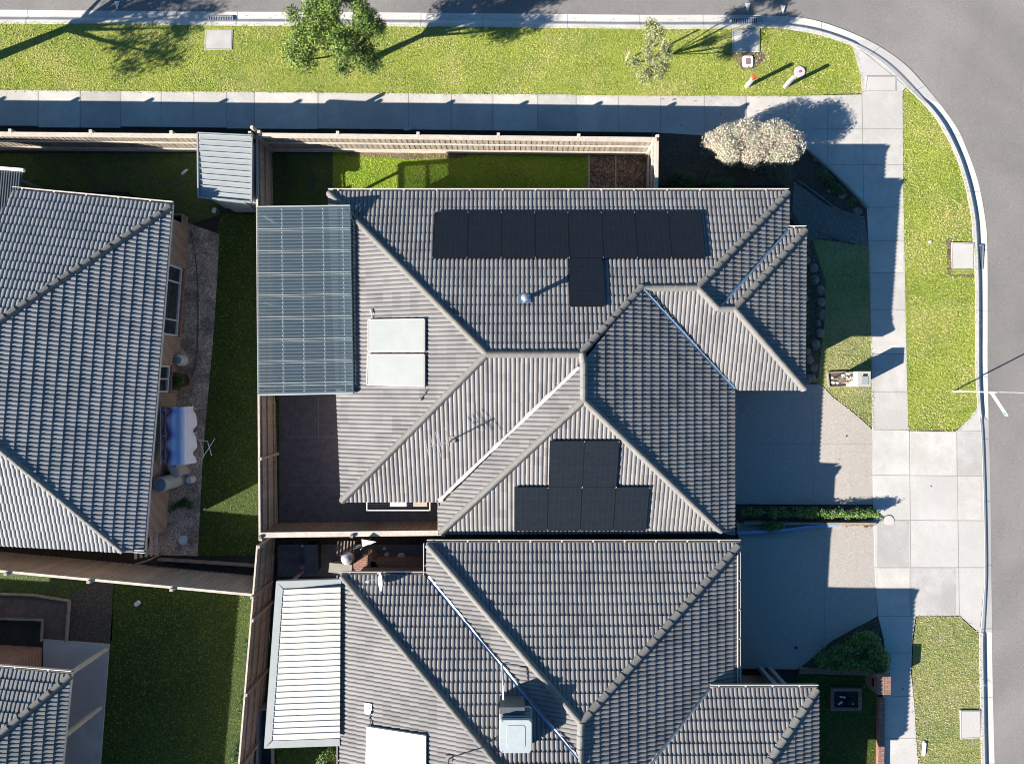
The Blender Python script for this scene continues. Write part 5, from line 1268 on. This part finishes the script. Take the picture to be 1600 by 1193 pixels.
# hot water tank and unit
t = thing('hot_water_tank', 'tall grey hot water cylinder with a dark top against the left house wall', 'water heater', (-12.95,-3.75,0))
mb = MB(); mb.lathe((-12.98,-3.78,0), [(.27,.05),(.28,.1),(.28,1.45),(.25,1.52)], 22); mb.build('tank', 'tank_grey', t); mb = MB(); mb.lathe((-12.98,-3.78,1.50), [(.25,0),(.22,.05),(.02,.08)], 22); mb.build('top', 'tank_cap', t)
t = thing('outdoor_unit', 'small slatted grey unit next to the hot water cylinder', 'heat pump', (-12.75,-3.35,0))
mb = MB(); mb.box((-12.8,-3.35,.42), (.32,.55,.8), rz=R(25)); mb.build('casing', 'tank_grey', t)
mb = MB()
for k in range(5): mb.box((-12.92+.07*k,-3.29-.03*k+.02,.825), (.025,.42,.02), rz=R(25))
mb.build('slats', 'white_paint', t)
mb = MB(); mb.lathe((-12.42,-3.78,0), [(.13,0),(.14,.35),(.10,.4)], 14); tag(mb.build('bucket', 'dish', loc=(-12.42,-3.78,0)), 'small pale bucket at the foot of the hot water cylinder', 'bucket')
p = G(288,563); t = thing('lidded_bin', 'rounded white bin with a grey-blue lid by the brick wall', 'bin', p)
mb = MB(); mb.lathe(p, [(.15,0),(.20,.1),(.21,.35),(.18,.5),(.12,.56)], 18, sy=1.1); mb.build('body', 'plastic_white', t); mb = MB(); mb.lathe(p+Vector((0,0,.52)), [(.15,0),(.13,.06),(.05,.08)], 18); mb.build('lid', 'tank_cap', t)
p = G(293,594); t = thing('potted_plant', 'dark leafy plant in a broken terracotta pot on the gravel', 'potted plant', p)
mb = MB(); mb.lathe(p, [(.20,0),(.27,.30),(.28,.33),(.23,.33),(.20,.28)], 20); mb.build('pot', 'terracotta', t)
v, f = leaf_cloud([(p.x-.12,p.y,.45,.22,.3,.2),(p.x-.2,p.y-.2,.4,.18,.2,.15),(p.x-.25,p.y+.15,.5,.15,.2,.15)], 900, .08); mesh_obj('foliage', v, f, 'leaf_dark', t)
p = G(287,843); t = thing('plastic_disc', 'white round disc lying on the gravel below the left house corner', 'disc', p)
mb = MB(); mb.lathe(p, [(.18,.0),(.19,.05),(.17,.07)], 24); mb.build('top', 'plastic_white', t); mb = MB(); mb.lathe(p, [(.20,0),(.20,.02)], 24); mb.build('rim', 'steel_dark', t)
p = G(301,843); mb = MB(); mb.lathe(p, [(.09,0),(.10,.12),(.08,.14)], 14); tag(mb.build('pot', 'terracotta', loc=p), 'small brown pot right of the white disc', 'pot')
# trellis leaning at corner
t = thing('timber_screen', 'upright timber slat screen standing at the lower corner of the left house', 'screen', G(258,845))
for k in range(5):
    a_ = G(261-k*5.0, 823); b_ = G(257-k*4.6, 862); mb = MB(); mb.box(((a_.x+b_.x)/2-.1, (a_.y+b_.y)/2, .55+.14*k), (.09, .95, .045)); mb.build('slat', 'timber_pale', t)
for yy in (822, 862):
    a_ = G(262, yy); mb = MB(); mb.box((a_.x-.1, a_.y, .65), (.05,.05,1.3)); mb.build('post', 'timber_edge', t); mb = MB(); mb.bar((a_.x-.1,a_.y,1.25),(a_.x-.6,a_.y-.15,1.35), .05, .06); mb.build('rail', 'timber_edge', t)
p = G(284,350); t = thing('hose_box', 'low open beige box frame by the upper corner of the left house', 'box', p)
for dx, dy, sx, sy in ((0,.26,.6,.04),(0,-.26,.6,.04),(.28,0,.04,.48),(-.28,0,.04,.48)): mb = MB(); mb.box((p.x-.05+dx,p.y+dy,.25), (sx,sy,.5)); mb.build('side', 'timber_edge', t)
mb = MB(); mb.add([(p.x-.3,p.y-.24,.02),(p.x+.2,p.y-.24,.02),(p.x+.2,p.y+.24,.02),(p.x-.3,p.y+.24,.02)], [(0,1,2,3)]); mb.build('floor', 'black', t)
def litter(label, px, py, L, wd, ang, m='plastic_white', h=.05, name='litter', cat='litter'):
    p = G(px, py); mb = MB(); rbox(mb, (0,0,0), L, wd, L*.8, wd*.8, 0, h, r=wd*.4); M = Matrix.Rotation(R(ang), 3, 'Z'); mb.v = [tuple(M @ Vector(v)+p+Vector((0,0,.02))) for v in mb.v]; return tag(mb.build(name, m, loc=p), label, cat)
litter('crumpled white scrap on the dark grass left of the shed', 289, 269, .32, .10, 40)
litter('pale plastic piece lying in front of the shed', 335, 329, .22, .16, 70)
litter('tiny white scrap by the left tip of the sunlit lawn triangle', 320, 795, .10, .08, 20)
litter('blue-white litter on the edge of the shaded footpath', 637, 202, .28, .12, 5, 'dish')
litter('white oval object with a dark hole on the bottom-left lawn', 215, 942, .28, .17, 40, name='pet_toy', cat='toy')
litter('small rusty-white scrap in the right verge', 1452, 378, .13, .10, 20)
litter('white rag lying on the dry grass edge at the bottom right', 1443, 1168, .60, .13, 85, name='white_rag', cat='rag')
# garden hose
P = [G(*q) for q in ((298,360),(306,400),(310,450),(310,520),(308,560),(300,590))]; mb = MB(); mb.tube([p+Vector((0,0,.03)) for p in P], .014, 6); tag(mb.build('garden_hose', 'gutter_dark', loc=P[0]), 'thin dark garden hose lying along the gravel strip', 'hose')

# ------------------------------------------------------------------ courtyards
# wall clothesline of the main house
t = thing('wall_clothesline', 'fold-down clothesline frame under the eave above the red-brown fence', 'clothesline', (-4.15,-4.25,0))
mb = MB(); z = 1.75; x0, x1 = -5.3, -3.0; ya, yb = -4.30, -4.68
mb.bar((x0,yb,z),(x1,yb,z), .04,.04); mb.bar((x0,ya,z),(x1,ya,z), .03,.03); mb.bar((x0,ys,z),(x0,yb-.02,z), .035,.04); mb.bar((x1,ys,z),(x1,yb-.02,z), .035,.04); mb.build('frame', 'white_paint', t)
mb = MB()
for k in range(4): y = ya-.08*k; mb.tube([(x0,y,z+.01),(x1,y,z+.01)], .006, 4)
mb.build('lines', 'steel_dark', t)
for lab, xa, xb, m_ in (('white cloth folded over the clothesline under the eave', -4.45, -3.85, 'cloth_white'), ('beige cloth folded over the right end of the clothesline', -3.6, -3.1, 'cloth_beige')):
    mb = MB(); mb.box(((xa+xb)/2, ya-.12, z+.035), (xb-xa, .22, .015)); mb.box(((xa+xb)/2, ya-.235, z-.22), (xb-xa, .012, .5)); tag(mb.build('hanging_cloth', m_, loc=((xa+xb)/2, ya, z)), lab, 'cloth', 'washing on the clothesline')
# lower courtyard clutter
t = thing('brick_wall', 'low red-brown brick wall turning a corner in the shaded courtyard of the bottom house', 'wall', G(600,885))
q0, q1, q2, q3 = G(553,889), G(576,868), G(590,873), G(666,873)
mb = MB(); mb.bar(Vector((q0.x+.35,q0.y,.75)), Vector((q1.x+.45,q1.y-.1,.75)), .9, .85); mb.build('wide_section', 'brick_red', t)
mb = MB(); mb.bar(Vector((q2.x-.1,q2.y,.75)), Vector((q3.x,q3.y,.75)), .24, .85); mb.build('long_section', 'brick_red', t)
p = G(493,866); t = thing('storage_box', 'long dark box standing on the shaded courtyard paving', 'box', p)
mb = MB(); mb.box((p.x,p.y,p.z+.3), (.45,1.0,.6)); mb.build('body', 'black', t); mb = MB(); mb.box((p.x,p.y,p.z+.61), (.49,1.04,.03)); mb.build('lid', 'gutter_dark', t)
p = G(540,879); t = thing('covered_barbecue', 'grey-covered barbecue beside white chairs in the shaded courtyard', 'barbecue', p)
mb = MB(); mb.box((p.x,p.y,1.15), (.85,.36,.10), rz=R(-6)); mb.box((p.x-.02,p.y,.9), (.7,.32,.45)); mb.build('cover', 'fabric_grey', t)
mb = MB(); [mb.box((p.x+dx,p.y+dy,.6), (.04,.04,.6)) for dx in (-.35,.35) for dy in (-.14,.14)]; mb.build('legs', 'steel_dark', t)
for k, (x, y) in enumerate(((543,891),(553,893))):
    p = G(x, y-6); t = thing('garden_chair', ('left', 'right')[k]+' white plastic chair against the brick wall in the shaded courtyard', 'chair', p, 'white courtyard chairs')
    mb = MB(); mb.box((p.x,p.y,p.z+.44), (.38,.38,.03)); mb.build('seat', 'plastic_white', t); mb = MB(); mb.box((p.x,p.y-.18,p.z+.65), (.38,.03,.4)); mb.build('backrest', 'plastic_white', t)
    for dx in (-.16,.16):
        for dy in (-.16,.16): mb = MB(); mb.box((p.x+dx,p.y+dy,p.z+.22), (.04,.04,.43)); mb.build('leg', 'plastic_white', t)
p = G(550,865); t = thing('kettle_barbecue', 'round silver kettle barbecue in the shaded courtyard', 'barbecue', p)
mb = MB(); mb.lathe(p+Vector((0,0,.5)), [(.05,0),(.22,.1),(.26,.22),(.20,.36),(.08,.43),(.0,.44)], 18); mb.build('bowl', 'steel_pipe', t)
mb = MB(); [mb.tube([p+Vector((.2*math.cos(a_),.2*math.sin(a_),0)), p+Vector((.08*math.cos(a_),.08*math.sin(a_),.6))], .015, 6) for a_ in (0,2.1,4.2)]; mb.build('legs', 'steel_dark', t)
p = G(577,858); t = thing('patio_umbrella', 'cream folded canopy hanging beside the red-brown fence in the shaded courtyard', 'umbrella', p)
q = W(565,842,2.3); r_ = W(588,846,2.2); s2 = W(566,855,1.9); mb = MB(); mb.add([q, r_, s2, q+Vector((0,0,-.03)), r_+Vector((0,0,-.03)), s2+Vector((0,0,-.03))], [(0,2,1),(3,4,5),(0,1,4,3),(1,2,5,4),(2,0,3,5)]); mb.build('canopy', 'cloth_white', t)
mb = MB(); mb.tube([(s2.x,s2.y,p.z),(s2.x,s2.y,2.2)], .02, 8); mb.build('pole', 'steel_light', t)
p = G(583,866); t = thing('potted_plant', 'dry spiky plant in a pot behind the low brick wall', 'potted plant', p)
mb = MB(); mb.lathe(p, [(.12,0),(.16,.3),(.14,.3)], 14); mb.build('pot', 'terracotta', t); mb = MB()
for k in range(22): an = random.random()*6.28; mb.tube([p+Vector((0,0,.3)), p+Vector((.16*math.cos(an),.16*math.sin(an),.62)), p+Vector((.34*math.cos(an),.34*math.sin(an),.55))], .010, 4, r1=.004)
mb.build('spikes', 'leaf_dry', t)
for k, (x, y, r__, m_, lab) in enumerate(((473,852,.06,'plastic_white','tiny white pot near the fence in the shaded courtyard'),(491,888,.12,'leaf_olive','small pale green bowl on the shaded courtyard paving'),(500,870,.06,'plastic_white','small white cup beside the long dark box'),(601,856,.07,'plastic_white','white pot behind the spiky plant'),(605,865,.10,'dish','pale dish on the ground behind the low brick wall'),(628,867,.15,'plastic_white','large pale rounded pot behind the low brick wall'),(572,867,.12,'dish','pale blue tray beside the spiky plant'))):
    p = G(x, y); mb = MB(); mb.lathe(p, [(r__*.8,0),(r__,r__),(r__*.85,r__*1.1)], 12, sy=.85); tag(mb.build('pot', m_, loc=p), lab, 'pot')
p = G(478,882); mb = MB(); mb.box((p.x,p.y,p.z+.2), (.24,.16,.3), rz=R(20)); tag(mb.build('pink_cushion', 'fabric_pink', loc=p), 'small pink cushion by the fence side of the shaded courtyard', 'cushion')
t = thing('pallet', 'timber pallet leaning under the red-brown fence in the shaded courtyard', 'pallet', G(540,855))
for k in range(6): p = G(531+5*k, 853); mb = MB(); mb.box((p.x,p.y,p.z+.35), (.05,.55,.04), M=Matrix.Rotation(R(-18), 3, 'X')); mb.build('slat', 'timber_edge', t)
# trough beside white patio
t = thing('storage_trough', 'open grey trough between the fence and the white patio roof', 'trough', G(420,1150))
c = G(421,1145); mb = MB(); mb.box((c.x,c.y,c.z+.02), (.55,2.4,.04)); mb.build('base', 'gutter_dark', t)
for dx, dy, sx, sy in ((-.28,0,.04,2.4),(.28,0,.04,2.4),(0,1.2,.6,.04),(0,-1.2,.6,.04)): mb = MB(); mb.box((c.x+dx,c.y+dy,c.z+.3), (sx,sy,.6)); mb.build('side', 'steel_light', t)

# ------------------------------------------------------------------ lower right brickwork
def bar_wall(label, a_, b_, wd, h, m='brick_edge'):
    A, B = G(*a_), G(*b_); mb = MB(); n = 8
    for i in range(n): p, q = A.lerp(B, i/n), A.lerp(B, (i+1)/n); mb.bar(p+Vector((0,0,h/2-.1)), q+Vector((0,0,h/2-.1)), wd, h+.2)
    return tag(mb.build('brick_edging', m, loc=(A+B)/2), label, 'brick edging')
bar_wall('low brick edging between the shrub mound and the front lawn', (1247,1045), (1360,1048), .20, .16)
bar_wall('long low brick edging beside the footpath at the bottom right', (1374,1088), (1371,1320), .22, .20)
x0, x1 = 13.42, 13.92; yy0, yy1 = -10.82, -11.48
t = thing('letterbox', 'stout red brick letterbox pillar beside the lower footpath', 'letterbox', (13.67,-11.15,.65))
mb = MB(); mb.box((13.67,-11.15,1.1), (.50,.66,1.0)); mb.build('pillar', 'brick_edge', t)
mb = MB(); mb.box((13.41,-11.15,1.3), (.02,.30,.14)); mb.build('slot', 'black', t)
mb = MB(); mb.bar((13.67,-11.48,1.605),(13.67,-10.82,1.605), .012,.01); mb.build('joint_line', 'joint', t)
p = G(1320,1090); t = thing('brick_planter', 'square brick ring with dark soil in the shaded front lawn', 'planter', p)
hw, hh = .52, .37
for dx, dy, sx, sy in ((0,hh,2*hw+.12,.12),(0,-hh,2*hw+.12,.12),(hw,0,.12,2*hh-.12),(-hw,0,.12,2*hh-.12)): mb = MB(); mb.box((p.x+dx,p.y+dy,p.z+.06), (sx,sy,.14)); mb.build('brick_row', 'brick_edge', t)
mb = MB(); mb.box((p.x,p.y,p.z+.02), (2*hw-.12,2*hh-.12,.06)); mb.build('soil_fill', 'black', t)
t2 = thing('garden_ornament', 'dark figure ornament with pale arms lying in the square brick ring', 'ornament', p+Vector((0,0,.05)))
mb = MB(); mb.lathe(p+Vector((.02,0,.05)), [(.13,0),(.12,.3),(.07,.4)], 10); mb.build('body', 'black', t2)
for a_, b_ in (((-.3,-.18),(-.18,-.05)),((-.25,.12),(-.05,.10)),((.05,-.15),(.25,-.12))): mb = MB(); mb.tube([p+Vector((*a_,.12)), p+Vector((*b_,.18))], .035, 7); mb.build('arm', 'dish', t2)
# leaf debris and pebbles on the ground would be uncountable: scattered chips
def scatter(name, poly_px, n, size, m, off=.03):
    P = [(G(*p).x, G(*p).y) for p in poly_px]; q = pts_in(P, n); k = len(q)
    z = np.array([g(x, y) for x, y in q])+off; an = RS.rand(k)*6.28; L = size*(.4+RS.rand(k)); wd = L*(.3+.4*RS.rand(k)); t_ = (RS.rand(k)-.5)*.8
    dx, dy = np.cos(an), np.sin(an)
    v = np.zeros((k,4,3)); 
    for i, (a_, b_) in enumerate(((-1,-1),(1,-1),(1,1),(-1,1))): v[:,i] = np.stack([q[:,0]+dx*L*a_*.5-dy*wd*b_*.5, q[:,1]+dy*L*a_*.5+dx*wd*b_*.5, z+t_*L*a_*.4], 1)
    o = mesh_obj(name, v.reshape(-1,3), np.arange(4*k).reshape(k,4), m); o['kind'] = 'stuff'
scatter('bark_chips', [(920,244),(1014,244),(1014,298),(920,298)], 260, .07, 'leaf_dry')
scatter('bark_chips', [(1020,210),(1100,214),(1240,226),(1268,240),(1352,324),(1240,290),(1020,290)], 120, .06, 'mulch_brown')
scatter('pebbles', [(1242,286),(1290,322),(1350,342),(1356,384),(1264,370),(1240,330)], 260, .05, 'pebble')
scatter('pebbles', [(290,350),(342,368),(334,520),(318,700),(309,866),(235,864),(264,700),(287,500)], 160, .06, 'gravel')

scatter('fallen_leaves', [(430,38),(640,40),(640,140),(430,140)], 9, .07, 'leaf_dry', .09)
scatter('fallen_leaves', [(940,46),(1240,46),(1240,200),(940,200)], 4, .06, 'leaf_dry', .07)
scatter('gutter_grit', [(0,31),(600,33),(1200,38),(1200,31),(600,25),(0,22)], 30, .035, 'dirt', -.02)
scatter('fallen_leaves', [(1160,640),(1360,700),(1360,780),(1160,780)], 1.2, .05, 'leaf_dry', .03)

def spots(name, pts, m, off):
    mb = MB()
    for (x, y, r_) in pts:
        p = G(x, y); n = 14; ring = []
        for k in range(n):
            an = 2*math.pi*k/n; rr = r_*(1+.35*mnoise.noise(Vector((math.cos(an)*2+x, math.sin(an)*2+y, 0)))); ring.append((p.x+rr*math.cos(an), p.y+rr*math.sin(an), p.z+off))
        mb.add(ring, [tuple(range(n))])
    o = mb.build(name, m); o['kind'] = 'stuff'
spots('ground_stains', [(1243,1011,.06),(1322,681,.03),(1454,759,.025),(1387,774,.02),(1410,1075,.03),(1200,679,.025)], 'soil', .034)
